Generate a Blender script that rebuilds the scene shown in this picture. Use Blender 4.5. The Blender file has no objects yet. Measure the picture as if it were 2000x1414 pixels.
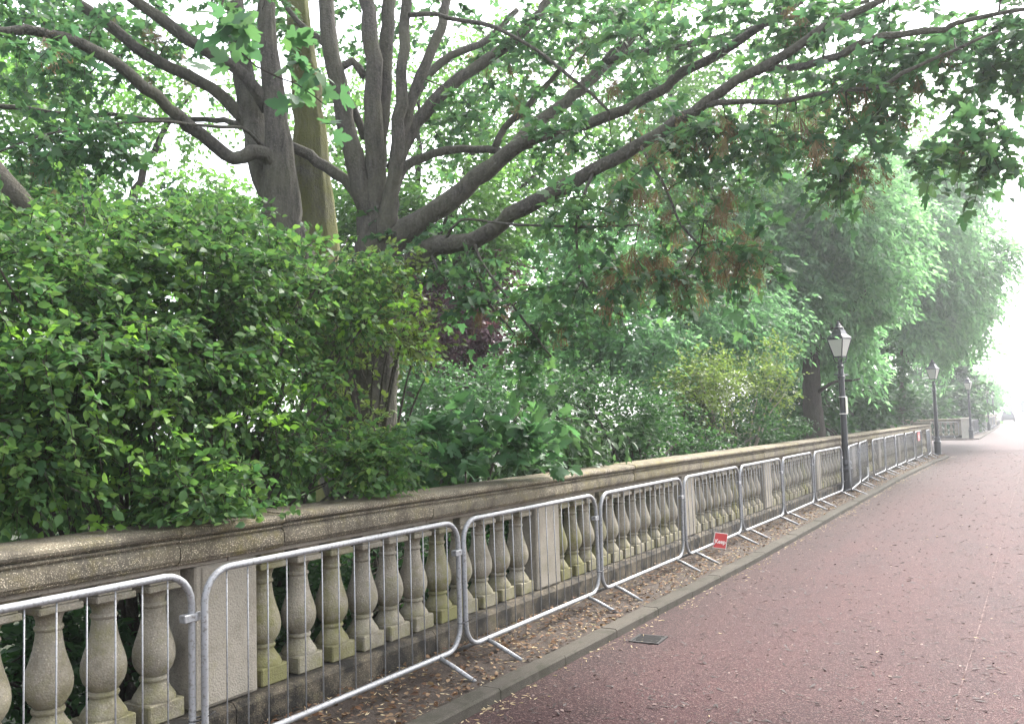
import bpy, bmesh, math
import numpy as np
from mathutils import Matrix, Vector

S = bpy.context.scene
COL = S.collection
rng = np.random.default_rng(7)
R = math.radians

# ------------------------------------------------------------------ camera
FPX = 1717.1                       # focal length in pixels of the 2000 px wide photo
YAW, PITCH, ROLL, EYE = .5459, .0699, -.0291, 1.8046
_f = np.array([-math.sin(YAW)*math.cos(PITCH), math.cos(YAW)*math.cos(PITCH), math.sin(PITCH)])
_r0 = np.array([math.cos(YAW), math.sin(YAW), 0.])
_u0 = np.cross(_r0, _f)
CR = math.cos(ROLL)*_r0 + math.sin(ROLL)*_u0
CU = -math.sin(ROLL)*_r0 + math.cos(ROLL)*_u0
CF = _f
EYEP = np.array([0, 0, EYE])
cam_d = bpy.data.cameras.new('camera')
cam = bpy.data.objects.new('camera', cam_d); COL.objects.link(cam)
cam_d.sensor_fit = 'HORIZONTAL'; cam_d.sensor_width = 36; cam_d.lens = FPX/2000*36
cam_d.clip_start = .05; cam_d.clip_end = 3000
cam.matrix_world = Matrix(((CR[0], CU[0], -CF[0], 0), (CR[1], CU[1], -CF[1], 0), (CR[2], CU[2], -CF[2], EYE), (0, 0, 0, 1)))
S.camera = cam

# ------------------------------------------------------------------ light
SUN_EL, SUN_AZ = 50, 78            # sun behind thin cloud, ahead along the road
w = bpy.data.worlds.new('World'); S.world = w; w.use_nodes = True
nt = w.node_tree; nt.nodes.clear()
sky = nt.nodes.new('ShaderNodeTexSky'); sky.sky_type = 'NISHITA'; sky.sun_disc = False
sky.sun_elevation = R(SUN_EL); sky.sun_rotation = R(90-SUN_AZ+0)
sky.air_density = 1.0; sky.dust_density = 4.0; sky.ozone_density = 1.0
hs = nt.nodes.new('ShaderNodeHueSaturation'); hs.inputs['Saturation'].default_value = .3
bg = nt.nodes.new('ShaderNodeBackground'); bg.inputs['Strength'].default_value = .15
wo = nt.nodes.new('ShaderNodeOutputWorld')
nt.links.new(sky.outputs[0], hs.inputs['Color']); nt.links.new(hs.outputs[0], bg.inputs['Color']); nt.links.new(bg.outputs[0], wo.inputs[0])
sl = bpy.data.lights.new('sun', 'SUN'); sl.energy = 1.5; sl.angle = R(12); sl.color = (1, .96, .9)
sun = bpy.data.objects.new('sun', sl); COL.objects.link(sun)
_sd = Vector((math.cos(R(SUN_EL))*math.cos(R(SUN_AZ)), math.cos(R(SUN_EL))*math.sin(R(SUN_AZ)), math.sin(R(SUN_EL))))
sun.rotation_euler = _sd.to_track_quat('Z', 'Y').to_euler()
S.view_settings.view_transform = 'Standard'; S.view_settings.look = 'None'
S.view_settings.exposure = 2.58; S.view_settings.gamma = 1; S.view_settings.use_curve_mapping = False
S.cycles.max_bounces = 9; S.cycles.diffuse_bounces = 5; S.cycles.transmission_bounces = 5; S.cycles.glossy_bounces = 3
S.cycles.volume_bounces = 0; S.cycles.transparent_max_bounces = 8

# ------------------------------------------------------------------ helpers: objects
def tag(o, label=None, cat=None, group=None, kind=None):
    if label: o['label'] = label
    if cat: o['category'] = cat
    if group: o['group'] = group
    if kind: o['kind'] = kind
    return o
def empty(name, loc=(0, 0, 0), rz=0, label=None, cat=None, group=None, kind=None):
    o = bpy.data.objects.new(name, None); COL.objects.link(o)
    o.location = loc; o.rotation_euler = (0, 0, rz); o.empty_display_size = .2
    return tag(o, label, cat, group, kind)
def link(name, me, parent=None, loc=None, mat=None):
    o = bpy.data.objects.new(name, me); COL.objects.link(o)
    if mat is not None and len(me.materials) == 0: me.materials.append(mat)
    if loc is not None: o.location = loc
    if parent: o.parent = parent
    return o
def copy_tree(o, parent=None):
    c = o.copy(); COL.objects.link(c)
    if parent: c.parent = parent
    for ch in list(o.children): copy_tree(ch, c)
    return c

class MB:
    """collects simple solids and returns one mesh"""
    def __init__(s): s.v = []; s.f = []
    def add(s, vs, fs):
        n = len(s.v); s.v += [tuple(map(float, p)) for p in vs]; s.f += [tuple(i+n for i in f) for f in fs]
    def box(s, x0, x1, y0, y1, z0, z1, bev=0):
        if bev <= 0:
            s.add([(x, y, z) for z in (z0, z1) for y in (y0, y1) for x in (x0, x1)],
                  [(0, 2, 3, 1), (4, 5, 7, 6), (0, 1, 5, 4), (1, 3, 7, 5), (3, 2, 6, 7), (2, 0, 4, 6)])
            return
        b = bev; prof = [(z0, b), (z0+b, 0), (z1-b, 0), (z1, b)]; vs = []
        for z, i in prof:
            c = b if i == 0 else 0
            ring = [(x0+i+b*(i == 0), y0+i), (x1-i-b*(i == 0), y0+i), (x1-i, y0+i+b*(i == 0)), (x1-i, y1-i-b*(i == 0)),
                    (x1-i-b*(i == 0), y1-i), (x0+i+b*(i == 0), y1-i), (x0+i, y1-i-b*(i == 0)), (x0+i, y0+i+b*(i == 0))]
            vs += [(x, y, z) for x, y in ring]
        fs = [tuple(range(7, -1, -1)), tuple(range(24, 32))]
        for k in range(3):
            for j in range(8): fs.append((k*8+j, k*8+(j+1) % 8, k*8+8+(j+1) % 8, k*8+8+j))
        s.add(vs, fs)
    def tube(s, pts, rad, n=8, closed=False, cap=True, bump=0, lobe=0):
        P = np.array(pts, float); m = len(P)
        rad = np.broadcast_to(np.array(rad, float), (m,))
        T = np.roll(P, -1, 0)-np.roll(P, 1, 0) if closed else np.gradient(P, axis=0)
        T /= np.linalg.norm(T, axis=1)[:, None]+1e-9
        a = np.array([0, 0, 1.]) if abs(T[0][2]) < .9 else np.array([1., 0, 0])
        N = np.cross(T[0], a); N /= np.linalg.norm(N); vs = []
        th = np.arange(n)*2*math.pi/n
        for i in range(m):
            N = N-T[i]*(N@T[i]); N /= np.linalg.norm(N); B = np.cross(T[i], N)
            rr = rad[i]*(1+bump*rng.normal(size=n)) if bump else np.full(n, rad[i])
            if lobe: rr = rr*(1+lobe*np.sin(2*th+1+i*.05)+lobe*.8*np.sin(5*th+2+i*.03)*(.6+.4*math.sin(i*.21))+lobe*.5*np.sin(9*th-i*.04))
            vs.append(P[i]+(np.cos(th)*rr)[:, None]*N+(np.sin(th)*rr)[:, None]*B)
        fs = []
        for i in range(m if closed else m-1):
            for j in range(n):
                a0 = i*n+j; a1 = i*n+(j+1) % n; b0 = ((i+1) % m)*n+j; b1 = ((i+1) % m)*n+(j+1) % n
                fs.append((a0, a1, b1, b0))
        if cap and not closed: fs += [tuple(range(n-1, -1, -1)), tuple(range((m-1)*n, m*n))]
        s.add(np.concatenate(vs), fs)
    def lathe(s, prof, n=20, cx=0, cy=0, rot=0, cap=True):
        vs = []
        for r, z in prof:
            for j in range(n):
                t = 2*math.pi*j/n+rot; vs.append((cx+r*math.cos(t), cy+r*math.sin(t), z))
        fs = [(i*n+j, i*n+(j+1) % n, (i+1)*n+(j+1) % n, (i+1)*n+j) for i in range(len(prof)-1) for j in range(n)]
        if cap: fs += [tuple(range(n-1, -1, -1)), tuple(range((len(prof)-1)*n, len(prof)*n))]
        s.add(vs, fs)
    def extrude_y(s, prof, y0, y1):
        n = len(prof)
        s.add([(x, y0, z) for x, z in prof]+[(x, y1, z) for x, z in prof],
              [(i, (i+1) % n, n+(i+1) % n, n+i) for i in range(n)]+[tuple(range(n-1, -1, -1)), tuple(range(n, 2*n))])
    def mesh(s, name, mat=None, smooth=False, auto=None):
        me = bpy.data.meshes.new(name); me.from_pydata(s.v, [], s.f); me.update()
        bm = bmesh.new(); bm.from_mesh(me); bmesh.ops.recalc_face_normals(bm, faces=bm.faces)
        bm.to_mesh(me); bm.free()
        if mat: me.materials.append(mat)
        if smooth:
            me.polygons.foreach_set('use_smooth', [True]*len(me.polygons))
            if auto: me.set_sharp_from_angle(angle=R(auto))
        return me
    def obj(s, name, mat, parent=None, loc=None, smooth=False, auto=None):
        return link(name, s.mesh(name, mat, smooth, auto), parent, loc)

def np_mesh(name, V, F, mat):
    """V (n,3), F (m,k) equal sized faces"""
    me = bpy.data.meshes.new(name); m, k = F.shape
    me.vertices.add(len(V)); me.vertices.foreach_set('co', V.astype(np.float32).ravel())
    me.loops.add(m*k); me.loops.foreach_set('vertex_index', F.astype(np.int32).ravel())
    me.polygons.add(m); me.polygons.foreach_set('loop_start', np.arange(0, m*k, k, dtype=np.int32))
    me.update(calc_edges=True); me.validate()
    if mat: me.materials.append(mat)
    return me

# ------------------------------------------------------------------ helpers: materials
class NT:
    def __init__(s, name):
        s.m = bpy.data.materials.new(name); s.m.use_nodes = True; s.t = s.m.node_tree
        s.b = s.t.nodes['Principled BSDF']; s.out = s.t.nodes['Material Output']
    def n(s, kind, **kw):
        q = s.t.nodes.new('ShaderNode'+kind)
        for k, v in kw.items():
            if k in q.inputs: s.put(q.inputs[k], v)
            else: setattr(q, k, v)
        return q
    def put(s, sock, v):
        if hasattr(v, 'links') or isinstance(v, bpy.types.NodeSocket): s.t.links.new(v, sock)
        else: sock.default_value = v
    def ramp(s, fac, stops, interp='LINEAR'):
        q = s.t.nodes.new('ShaderNodeValToRGB'); s.put(q.inputs[0], fac); q.color_ramp.interpolation = interp
        e = q.color_ramp.elements
        while len(e) < len(stops): e.new(.5)
        for i, (p, c) in enumerate(stops):
            e[i].position = p; e[i].color = (*c, 1) if len(c) == 3 else c
        return q.outputs[0]
    def mix(s, fac, a, b, mode='MIX'):
        q = s.t.nodes.new('ShaderNodeMix'); q.data_type = 'RGBA'; q.blend_type = mode
        s.put(q.inputs[0], fac)
        for sock, v in ((q.inputs[6], a), (q.inputs[7], b)): s.put(sock, (*v, 1) if isinstance(v, tuple) and len(v) == 3 else v)
        return q.outputs[2]
    def math(s, op, a, b=None):
        q = s.t.nodes.new('ShaderNodeMath'); q.operation = op; s.put(q.inputs[0], a)
        if b is not None: s.put(q.inputs[1], b)
        return q.outputs[0]
    def coord(s, kind='Object'):
        return s.n('TexCoord').outputs[kind]
    def noise(s, vec, scale, detail=4, rough=.55, w=None):
        q = s.n('TexNoise'); s.put(q.inputs['Vector'], vec)
        if w is not None: q.noise_dimensions = '4D'; s.put(q.inputs['W'], w)
        q.inputs['Scale'].default_value = scale; q.inputs['Detail'].default_value = detail; q.inputs['Roughness'].default_value = rough
        return q.outputs['Fac']
    def voro(s, vec, scale, out='Distance', feature='F1'):
        q = s.n('TexVoronoi', feature=feature); s.put(q.inputs['Vector'], vec); q.inputs['Scale'].default_value = scale
        return q.outputs[out]
    def bump(s, h, strength=.3, dist=.01):
        q = s.n('Bump'); s.put(q.inputs['Height'], h); q.inputs['Strength'].default_value = strength; q.inputs['Distance'].default_value = dist
        s.t.links.new(q.outputs[0], s.b.inputs['Normal'])
    def col(s, c): s.put(s.b.inputs['Base Color'], (*c, 1) if isinstance(c, tuple) and len(c) == 3 else c)
    def rough(s, r): s.put(s.b.inputs['Roughness'], r)

def plain(name, c, rough=.5, metal=0, spec=.5):
    q = NT(name); q.col(c); q.rough(rough); q.b.inputs['Metallic'].default_value = metal; q.b.inputs['Specular IOR Level'].default_value = spec
    return q.m

def world_pos(q): return q.n('NewGeometry').outputs['Position']

def stone_mat(name, base, base2, peb, moss, moss_gain, dark, dark_gain, pebscale=95, pebamt=.5, z_moss=None, dlo=.5):
    q = NT(name); P = world_pos(q); rnd = q.n('ObjectInfo').outputs['Random']
    n1 = q.noise(P, 2.3, 5); n2 = q.noise(P, 16, 5, .6); n3 = q.noise(P, 70, 3, .6)
    c = q.mix(q.ramp(n1, [(.35, (0, 0, 0)), (.65, (1, 1, 1))]), base, base2)
    c = q.mix(q.math('MULTIPLY', rnd, .35), c, tuple(x*.62 for x in base))
    pd = q.voro(P, pebscale); pc = q.voro(P, pebscale, 'Color')
    sp = q.n('SeparateColor'); q.put(sp.inputs[0], pc)
    pm = q.math('MULTIPLY', q.ramp(pd, [(.22, (1, 1, 1)), (.5, (0, 0, 0))]), q.ramp(sp.outputs[0], [(.45, (0, 0, 0)), (.75, (1, 1, 1))]))
    c = q.mix(q.math('MULTIPLY', pm, pebamt), c, peb)
    dm = q.math('MULTIPLY', q.ramp(sp.outputs[1], [(.6, (0, 0, 0)), (.9, (1, 1, 1))]), q.ramp(pd, [(.3, (1, 1, 1)), (.55, (0, 0, 0))]))
    c = q.mix(q.math('MULTIPLY', dm, .45), c, tuple(x*.3 for x in base))
    # moss and black algae, blotchy
    at = q.n('Attribute', attribute_type='OBJECT', attribute_name='moss').outputs['Fac']
    mm = q.math('ADD', q.math('MULTIPLY', q.noise(P, 4.5, 6, .7), .75), q.math('MULTIPLY', n2, .5))
    mm = q.math('ADD', mm, q.math('MULTIPLY', at, .18))
    if z_moss:
        sx = q.n('SeparateXYZ'); q.put(sx.inputs[0], P)
        mr = q.n('MapRange'); q.put(mr.inputs['Value'], sx.outputs[2])
        mr.inputs['From Min'].default_value = z_moss[0]; mr.inputs['From Max'].default_value = z_moss[1]
        mr.inputs['To Min'].default_value = z_moss[2]; mr.inputs['To Max'].default_value = 0
        mm = q.math('ADD', mm, mr.outputs[0])
    c = q.mix(q.math('MULTIPLY', q.ramp(mm, [(.66, (0, 0, 0)), (.95, (1, 1, 1))]), moss_gain), c, moss)
    dd = q.math('ADD', q.math('MULTIPLY', q.noise(P, 5.1, 6, .65), .8), q.math('MULTIPLY', n3, .25))
    c = q.mix(q.math('MULTIPLY', q.ramp(dd, [(dlo, (0, 0, 0)), (dlo+.16, (1, 1, 1))]), dark_gain), c, dark)
    q.col(c); q.rough(.9); q.b.inputs['Specular IOR Level'].default_value = .25
    h = q.math('ADD', q.math('MULTIPLY', pd, -.7), n3)
    q.bump(h, .5, .006)
    return q.m

M = {}
M['baluster'] = stone_mat('baluster_stone', (.265, .238, .188), (.20, .182, .145), (.44, .385, .3), (.135, .13, .043), .85, (.10, .085, .06), .55, z_moss=(.25, .75, .16))
M['pier'] = stone_mat('pier_stone', (.275, .248, .203), (.225, .205, .168), (.40, .35, .28), (.19, .17, .07), .6, (.14, .12, .09), .5, pebamt=.35)
M['coping'] = stone_mat('coping_stone', (.155, .132, .092), (.105, .093, .071), (.58, .5, .37), (.15, .125, .03), .7, (.05, .042, .032), .75, pebscale=120, pebamt=.85)
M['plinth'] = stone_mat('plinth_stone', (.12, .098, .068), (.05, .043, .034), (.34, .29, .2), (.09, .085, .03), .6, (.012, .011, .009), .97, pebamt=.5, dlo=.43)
M['farstone'] = stone_mat('pale_stone', (.5, .46, .4), (.42, .39, .34), (.6, .56, .5), (.3, .28, .18), .4, (.25, .22, .18), .4)

def kerb_mat():
    q = NT('kerb_concrete'); P = world_pos(q); rnd = q.n('ObjectInfo').outputs['Random']
    n1 = q.noise(P, 3, 5); n3 = q.noise(P, 120, 3, .7)
    c = q.mix(n1, (.08, .07, .058), (.05, .045, .037))
    c = q.mix(q.math('MULTIPLY', rnd, .5), c, (.036, .033, .026))
    c = q.mix(q.math('MULTIPLY', q.ramp(n3, [(.5, (0, 0, 0)), (.75, (1, 1, 1))]), .6), c, (.13, .118, .098))
    c = q.mix(q.math('MULTIPLY', q.ramp(q.noise(P, 7, 6), [(.52, (0, 0, 0)), (.66, (1, 1, 1))]), .6), c, (.03, .03, .02))
    q.col(c); q.rough(.9); q.b.inputs['Specular IOR Level'].default_value = .12; q.bump(n3, .6, .008); return q.m
M['kerb'] = kerb_mat()

def road_mat():
    q = NT('red_asphalt'); P = world_pos(q)
    n1 = q.noise(P, .7, 6, .65); n2 = q.noise(P, 5, 5); n3 = q.noise(P, 150, 3, .75)
    c = q.mix(q.ramp(n1, [(.35, (0, 0, 0)), (.65, (1, 1, 1))]), (.053, .0245, .0255), (.038, .0205, .0225))
    c = q.mix(q.math('MULTIPLY', n2, .5), c, (.027, .013, .014))
    sx = q.n('SeparateXYZ'); q.put(sx.inputs[0], P)
    mp = q.n('Mapping'); q.put(mp.inputs[0], P); mp.inputs['Scale'].default_value = (1.6, .16, 1)
    tr = q.noise(mp.outputs[0], 1.1, 4, .6)           # long worn tracks
    c = q.mix(q.math('MULTIPLY', q.ramp(tr, [(.42, (0, 0, 0)), (.62, (1, 1, 1))]), .55), c, (.055, .023, .024))
    dm = q.n('MapRange'); q.put(dm.inputs['Value'], q.math('ADD', sx.outputs[0], q.math('MULTIPLY', n2, .5)))
    dm.inputs['From Min'].default_value = -3.1; dm.inputs['From Max'].default_value = -2.0; dm.inputs['To Min'].default_value = .8; dm.inputs['To Max'].default_value = 0
    c = q.mix(dm.outputs[0], c, (.02, .014, .013))   # grime gathered along the kerb
    st = q.ramp(q.noise(P, 1.7, 6, .7), [(.58, (0, 0, 0)), (.68, (1, 1, 1))])
    c = q.mix(q.math('MULTIPLY', st, .5), c, (.022, .014, .014))
    vc = q.n('SeparateColor'); q.put(vc.inputs[0], q.voro(P, 130, 'Color')); vd = q.voro(P, 130)
    c = q.mix(q.math('MULTIPLY', q.ramp(vc.outputs[0], [(.72, (0, 0, 0)), (.9, (1, 1, 1))]), .65), c, (.15, .095, .085))
    c = q.mix(q.math('MULTIPLY', q.ramp(vc.outputs[1], [(.7, (0, 0, 0)), (.92, (1, 1, 1))]), .7), c, (.018, .011, .010))
    q.col(c); q.rough(q.ramp(n3, [(.3, (.62,)*3), (.7, (.8,)*3)])); q.b.inputs['Specular IOR Level'].default_value = .1
    h = q.math('SUBTRACT', q.math('MULTIPLY', n3, .6), vd); q.bump(h, .5, .006); return q.m
M['road'] = road_mat()

def soil_mat():
    q = NT('verge_soil'); P = world_pos(q)
    n1 = q.noise(P, 6, 6, .65); n3 = q.noise(P, 60, 4, .7)
    c = q.mix(n1, (.022, .015, .011), (.05, .033, .022)); c = q.mix(q.ramp(n3, [(.5, (0, 0, 0)), (.8, (1, 1, 1))]), c, (.08, .055, .038))
    q.col(c); q.rough(.95); q.bump(n3, .8, .03); return q.m
M['soil'] = soil_mat()
def ground_mat():
    q = NT('garden_ground'); P = world_pos(q)
    n1 = q.noise(P, .8, 6, .65); n3 = q.noise(P, 14, 4, .7)
    c = q.mix(n1, (.014, .018, .009), (.024, .034, .012)); c = q.mix(q.ramp(n3, [(.5, (0, 0, 0)), (.8, (1, 1, 1))]), c, (.03, .026, .018))
    q.col(c); q.rough(.95); return q.m
M['ground'] = ground_mat()

def metal_mat():
    q = NT('galvanised_steel'); P = q.coord('Object'); rnd = q.n('ObjectInfo').outputs['Random']
    n1 = q.noise(P, 9, 5, .6, w=q.math('MULTIPLY', rnd, 20)); n3 = q.noise(P, 60, 3, .6)
    c = q.mix(n1, (.19, .194, .2), (.30, .304, .31)); c = q.mix(q.math('MULTIPLY', q.ramp(n3, [(.52, (0, 0, 0)), (.68, (1, 1, 1))]), .8), c, (.10, .09, .08))
    q.col(c); q.b.inputs['Metallic'].default_value = .35
    q.rough(q.ramp(n1, [(.3, (.38,)*3), (.7, (.58,)*3)])); return q.m
M['steel'] = metal_mat()
M['black_plastic'] = plain('black_plastic', (.015, .015, .017), .4)
M['lamp_black'] = plain('lamp_black_paint', (.014, .016, .019), .32)
M['tape'] = plain('pale_notice_tape', (.62, .62, .5), .5)
M['sign_red'] = plain('sign_red', (.46, .05, .05), .35)
M['sign_white'] = plain('sign_white', (.78, .76, .72), .4)
M['white_board'] = plain('white_marker_paint', (.75, .75, .72), .45)
M['iron'] = plain('gully_iron', (.03, .028, .027), .8, 0, .2)
M['pit'] = plain('gully_pit', (.008, .008, .008), .9)
M['stucco'] = plain('white_stucco', (.8, .79, .77), .8)
M['slate'] = plain('grey_cornice', (.22, .22, .24), .7)
M['car_paint'] = plain('dark_car_paint', (.03, .03, .04), .25)
M['car_glass'] = plain('car_glass', (.02, .025, .03), .08)
M['tyre'] = plain('tyre_rubber', (.02, .02, .02), .8)
M['rim'] = plain('wheel_rim', (.5, .5, .52), .3, .8)
M['lamp_red'] = plain('tail_lamp', (.4, .02, .02), .2)
def glass_mat():
    q = NT('frosted_lantern_glass'); q.col((.72, .72, .66)); q.rough(.35)
    tr = q.n('BsdfTranslucent'); tr.inputs[0].default_value = (.75, .75, .7, 1)
    mx = q.n('MixShader'); mx.inputs[0].default_value = .5
    q.t.links.new(q.b.outputs[0], mx.inputs[1]); q.t.links.new(tr.outputs[0], mx.inputs[2]); q.t.links.new(mx.outputs[0], q.out.inputs[0])
    return q.m
M['lantern_glass'] = glass_mat()

def leaf_mat(name, stops, trans=.5, rough=.45, spec=.35, tcol=2.3):
    """stops: colours spread over leaves at random"""
    q = NT(name)
    r1 = q.n('NewGeometry').outputs['Random Per Island']; r2 = q.n('ObjectInfo').outputs['Random']
    rr = q.math('FRACT', q.math('ADD', r1, r2))
    c = q.ramp(rr, [(i/(max(1, len(stops)-1)), s) for i, s in enumerate(stops)])
    big = q.noise(world_pos(q), .9, 3)
    c = q.mix(q.math('MULTIPLY', q.ramp(big, [(.35, (0, 0, 0)), (.7, (1, 1, 1))]), .35), c, tuple(x*.6 for x in stops[0]))
    q.col(c); q.rough(rough); q.b.inputs['Specular IOR Level'].default_value = spec
    tr = q.n('BsdfTranslucent'); q.put(tr.inputs[0], q.mix(1, c, (tcol*.92, tcol*1.0, tcol*.72), 'MULTIPLY'))
    mx = q.n('MixShader'); mx.inputs[0].default_value = trans
    q.t.links.new(q.b.outputs[0], mx.inputs[1]); q.t.links.new(tr.outputs[0], mx.inputs[2]); q.t.links.new(mx.outputs[0], q.out.inputs[0])
    return q.m
M['maple_leaf'] = leaf_mat('maple_leaf', [(.038, .09, .045), (.055, .115, .048), (.042, .095, .055), (.07, .13, .045), (.05, .105, .055)], .52, .5, .3, 2.0)
M['privet_leaf'] = leaf_mat('shrub_leaf', [(.03, .075, .03), (.065, .13, .038), (.045, .10, .036), (.12, .20, .045), (.036, .085, .034), (.08, .15, .04)], .44, .5, .2, 2.0)
M['lime_leaf'] = leaf_mat('young_lime_leaf', [(.10, .20, .03), (.14, .25, .035), (.085, .18, .03)], .45)
M['back_leaf'] = leaf_mat('back_canopy_leaf', [(.06, .13, .035), (.085, .17, .04), (.10, .19, .045), (.05, .12, .03)], .45)
M['bright_leaf'] = leaf_mat('bright_tree_leaf', [(.10, .22, .10), (.13, .27, .11), (.085, .19, .085)], .55)
M['mid_leaf'] = leaf_mat('mid_green_leaf', [(.045, .105, .045), (.06, .13, .05), (.04, .09, .04)], .4, .5, .25, 1.8)
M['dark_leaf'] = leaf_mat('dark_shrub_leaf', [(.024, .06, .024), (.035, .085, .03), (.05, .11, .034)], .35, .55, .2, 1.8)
M['sapling_leaf'] = leaf_mat('sapling_leaf', [(.045, .105, .05), (.055, .125, .055), (.075, .15, .06)], .45, .5, .3, 2.0)
M['purple_leaf'] = leaf_mat('purple_leaf', [(.07, .03, .045), (.10, .045, .06), (.05, .022, .035)], .35)
M['yellow_leaf'] = leaf_mat('olive_shrub_leaf', [(.11, .16, .035), (.13, .17, .045), (.08, .12, .04)], .42)
M['laurel_leaf'] = leaf_mat('laurel_leaf', [(.035, .075, .03), (.055, .10, .045), (.045, .085, .035)], .3, .45, .3)
M['weeping_leaf'] = leaf_mat('lance_leaf', [(.085, .17, .095), (.115, .215, .115), (.14, .255, .13), (.075, .15, .085)], .55)
M['litter'] = leaf_mat('dry_leaf_litter', [(.08, .04, .02), (.12, .07, .036), (.22, .15, .09), (.045, .026, .016), (.12, .06, .03), (.065, .038, .024)], .1, .8, .2)
M['samara'] = leaf_mat('dry_samara', [(.15, .10, .055), (.11, .072, .04), (.22, .155, .085), (.08, .052, .032)], .25, .7, .2)
M['pale_bits'] = leaf_mat('pale_gutter_samara', [(.36, .29, .17), (.46, .38, .25), (.3, .22, .12)], .2, .8, .2)
M['grit_dark'] = plain('dark_road_bits', (.028, .018, .016), .8)
M['grit_pale'] = leaf_mat('pale_road_bits', [(.14, .10, .09), (.09, .06, .055), (.24, .18, .16)], .05, .8, .2)

def bark_mat(name, a, b, moss, moss_gain, mlo=.52):
    q = NT(name); P = world_pos(q)
    mp = q.n('Mapping'); q.put(mp.inputs[0], P); mp.inputs['Scale'].default_value = (1, 1, .22)
    n1 = q.noise(P, 2.2, 5); n2 = q.noise(mp.outputs[0], 24, 5, .65); n3 = q.noise(P, 45, 4, .65)
    c = q.mix(q.ramp(n2, [(.35, (0, 0, 0)), (.65, (1, 1, 1))]), a, b)
    c = q.mix(q.math('MULTIPLY', q.ramp(n3, [(.5, (0, 0, 0)), (.7, (1, 1, 1))]), .5), c, tuple(min(1, x*1.7) for x in b))
    c = q.mix(q.math('MULTIPLY', q.ramp(q.math('ADD', n1, q.math('MULTIPLY', n3, .3)), [(mlo, (0, 0, 0)), (mlo+.26, (1, 1, 1))]), moss_gain), c, moss)
    q.col(c); q.rough(.9); q.b.inputs['Specular IOR Level'].default_value = .2
    q.bump(q.math('ADD', n2, q.math('MULTIPLY', n3, .6)), .8, .035); return q.m
M['bark'] = bark_mat('maple_bark', (.034, .031, .027), (.085, .078, .068), (.10, .10, .065), .5)
M['bark_moss'] = bark_mat('mossy_bark', (.07, .067, .055), (.125, .118, .096), (.115, .12, .036), .85, .40)
M['bark_dark'] = bark_mat('dark_bark', (.035, .028, .024), (.06, .05, .042), (.05, .06, .03), .3)
M['twig'] = plain('twig_bark', (.035, .028, .022), .9, 0, .2)
M['deadtwig'] = plain('dead_twig', (.22, .19, .15), .9, 0, .2)

# ------------------------------------------------------------------ setting: ground, road, verge, kerb
def sheet(name, pts, z, mat, kind='structure'):
    me = bpy.data.meshes.new(name); me.from_pydata([(x, y, z) for x, y in pts], [], [tuple(range(len(pts)))]); me.update()
    if me.polygons[0].normal.z < 0: me.flip_normals()
    me.materials.append(mat); return tag(link(name, me), kind=kind)
sheet('ground', [(-480, -480), (480, -480), (480, 480), (-480, 480)], -.25, M['ground'])
KERB = [(-3.19, -6), (-3.18, 3), (-3.2, 10.6), (-3.265, 14.7), (-3.34, 18.4), (-3.41, 22), (-3.49, 26), (-3.5, 34), (-3.4, 37.6)]
KFAR = [(-12, 61.0), (-6.1, 61.0), (-4.05, 60.4), (-3.75, 61.5), (-3.9, 70), (-4.15, 85), (-4.4, 101), (-5.4, 120), (-9.5, 190)]
road_pts = KERB+[(-3.45, 38.6), (-3.95, 39.9), (-5.2, 40.4), (-12, 40.6)]+KFAR+[(14, 190), (14, -6)]
_rd = MB(); _n = len(road_pts)
_rd.add([(x, y, 0) for x, y in road_pts]+[(x, y, -.24) for x, y in road_pts], [tuple(range(_n-1, -1, -1))]+[(i, (i+1) % _n, _n+(i+1) % _n, _n+i) for i in range(_n)])
tag(_rd.obj('road', M['road']), kind='structure')
def offset(poly, d):
    P = np.array(poly, float); T = np.gradient(P, axis=0); T /= np.linalg.norm(T, axis=1)[:, None]
    return P+np.stack([-T[:, 1], T[:, 0]], 1)*d
KH = .072
tip = [(-3.45, 38.6), (-3.95, 39.9), (-5.2, 40.4), (-6.5, 40.5)]
near_line = KERB+tip
def verge(name, line, back, z):
    inner = offset(line, .13)
    pts = [tuple(p) for p in inner]+back
    m = MB(); n = len(pts)
    m.add([(x, y, z) for x, y in pts]+[(x, y, -.2) for x, y in pts], [tuple(range(n-1, -1, -1))]+[(i, (i+1) % n, n+(i+1) % n, n+i) for i in range(n)])
    return tag(m.obj(name, M['soil']), kind='structure')
verge('verge', near_line, [(-6.5, 39.2), (-4.9, 39.0), (-4.6, -6)], .055)
verge('verge', KFAR, [(-7, 190), (-6, 63.6), (-12, 63.6)], .055)
def resample(line, step):
    P = np.array(line, float); d = np.r_[0, np.cumsum(np.linalg.norm(np.diff(P, axis=0), axis=1))]
    t = np.arange(0, d[-1], step); t = np.r_[t, d[-1]]
    return np.stack([np.interp(t, d, P[:, i]) for i in range(2)], 1)
kerb = empty('kerb', (0, 0, 0), kind='structure')
def kerb_run(line, step):
    P = resample(line, step); Q = offset(P, .145)
    for i in range(len(P)-1):
        a, b, c, d = P[i], P[i+1], Q[i+1], Q[i]
        t = (b-a)/np.linalg.norm(b-a)*.004; j = rng.normal(0, .003)
        a = a+t; b = b-t; c = c-t; d = d+t; n = np.array([-t[1], t[0]])/.004*.012
        m = MB(); z = KH+j
        ring = lambda pts, zz: [(x, y, zz) for x, y in pts]
        m.add(ring((a, b, c, d), -.1)+ring((a, b, c, d), z-.014)+ring((a+n*1.1, b+n*1.1, c, d), z),
              [(0, 1, 5, 4), (1, 2, 6, 5), (2, 3, 7, 6), (3, 0, 4, 7), (4, 5, 9, 8), (5, 6, 10, 9), (6, 7, 11, 10), (7, 4, 8, 11), (8, 9, 10, 11)])
        m.obj('kerb_stone', M['kerb'], kerb)
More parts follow.
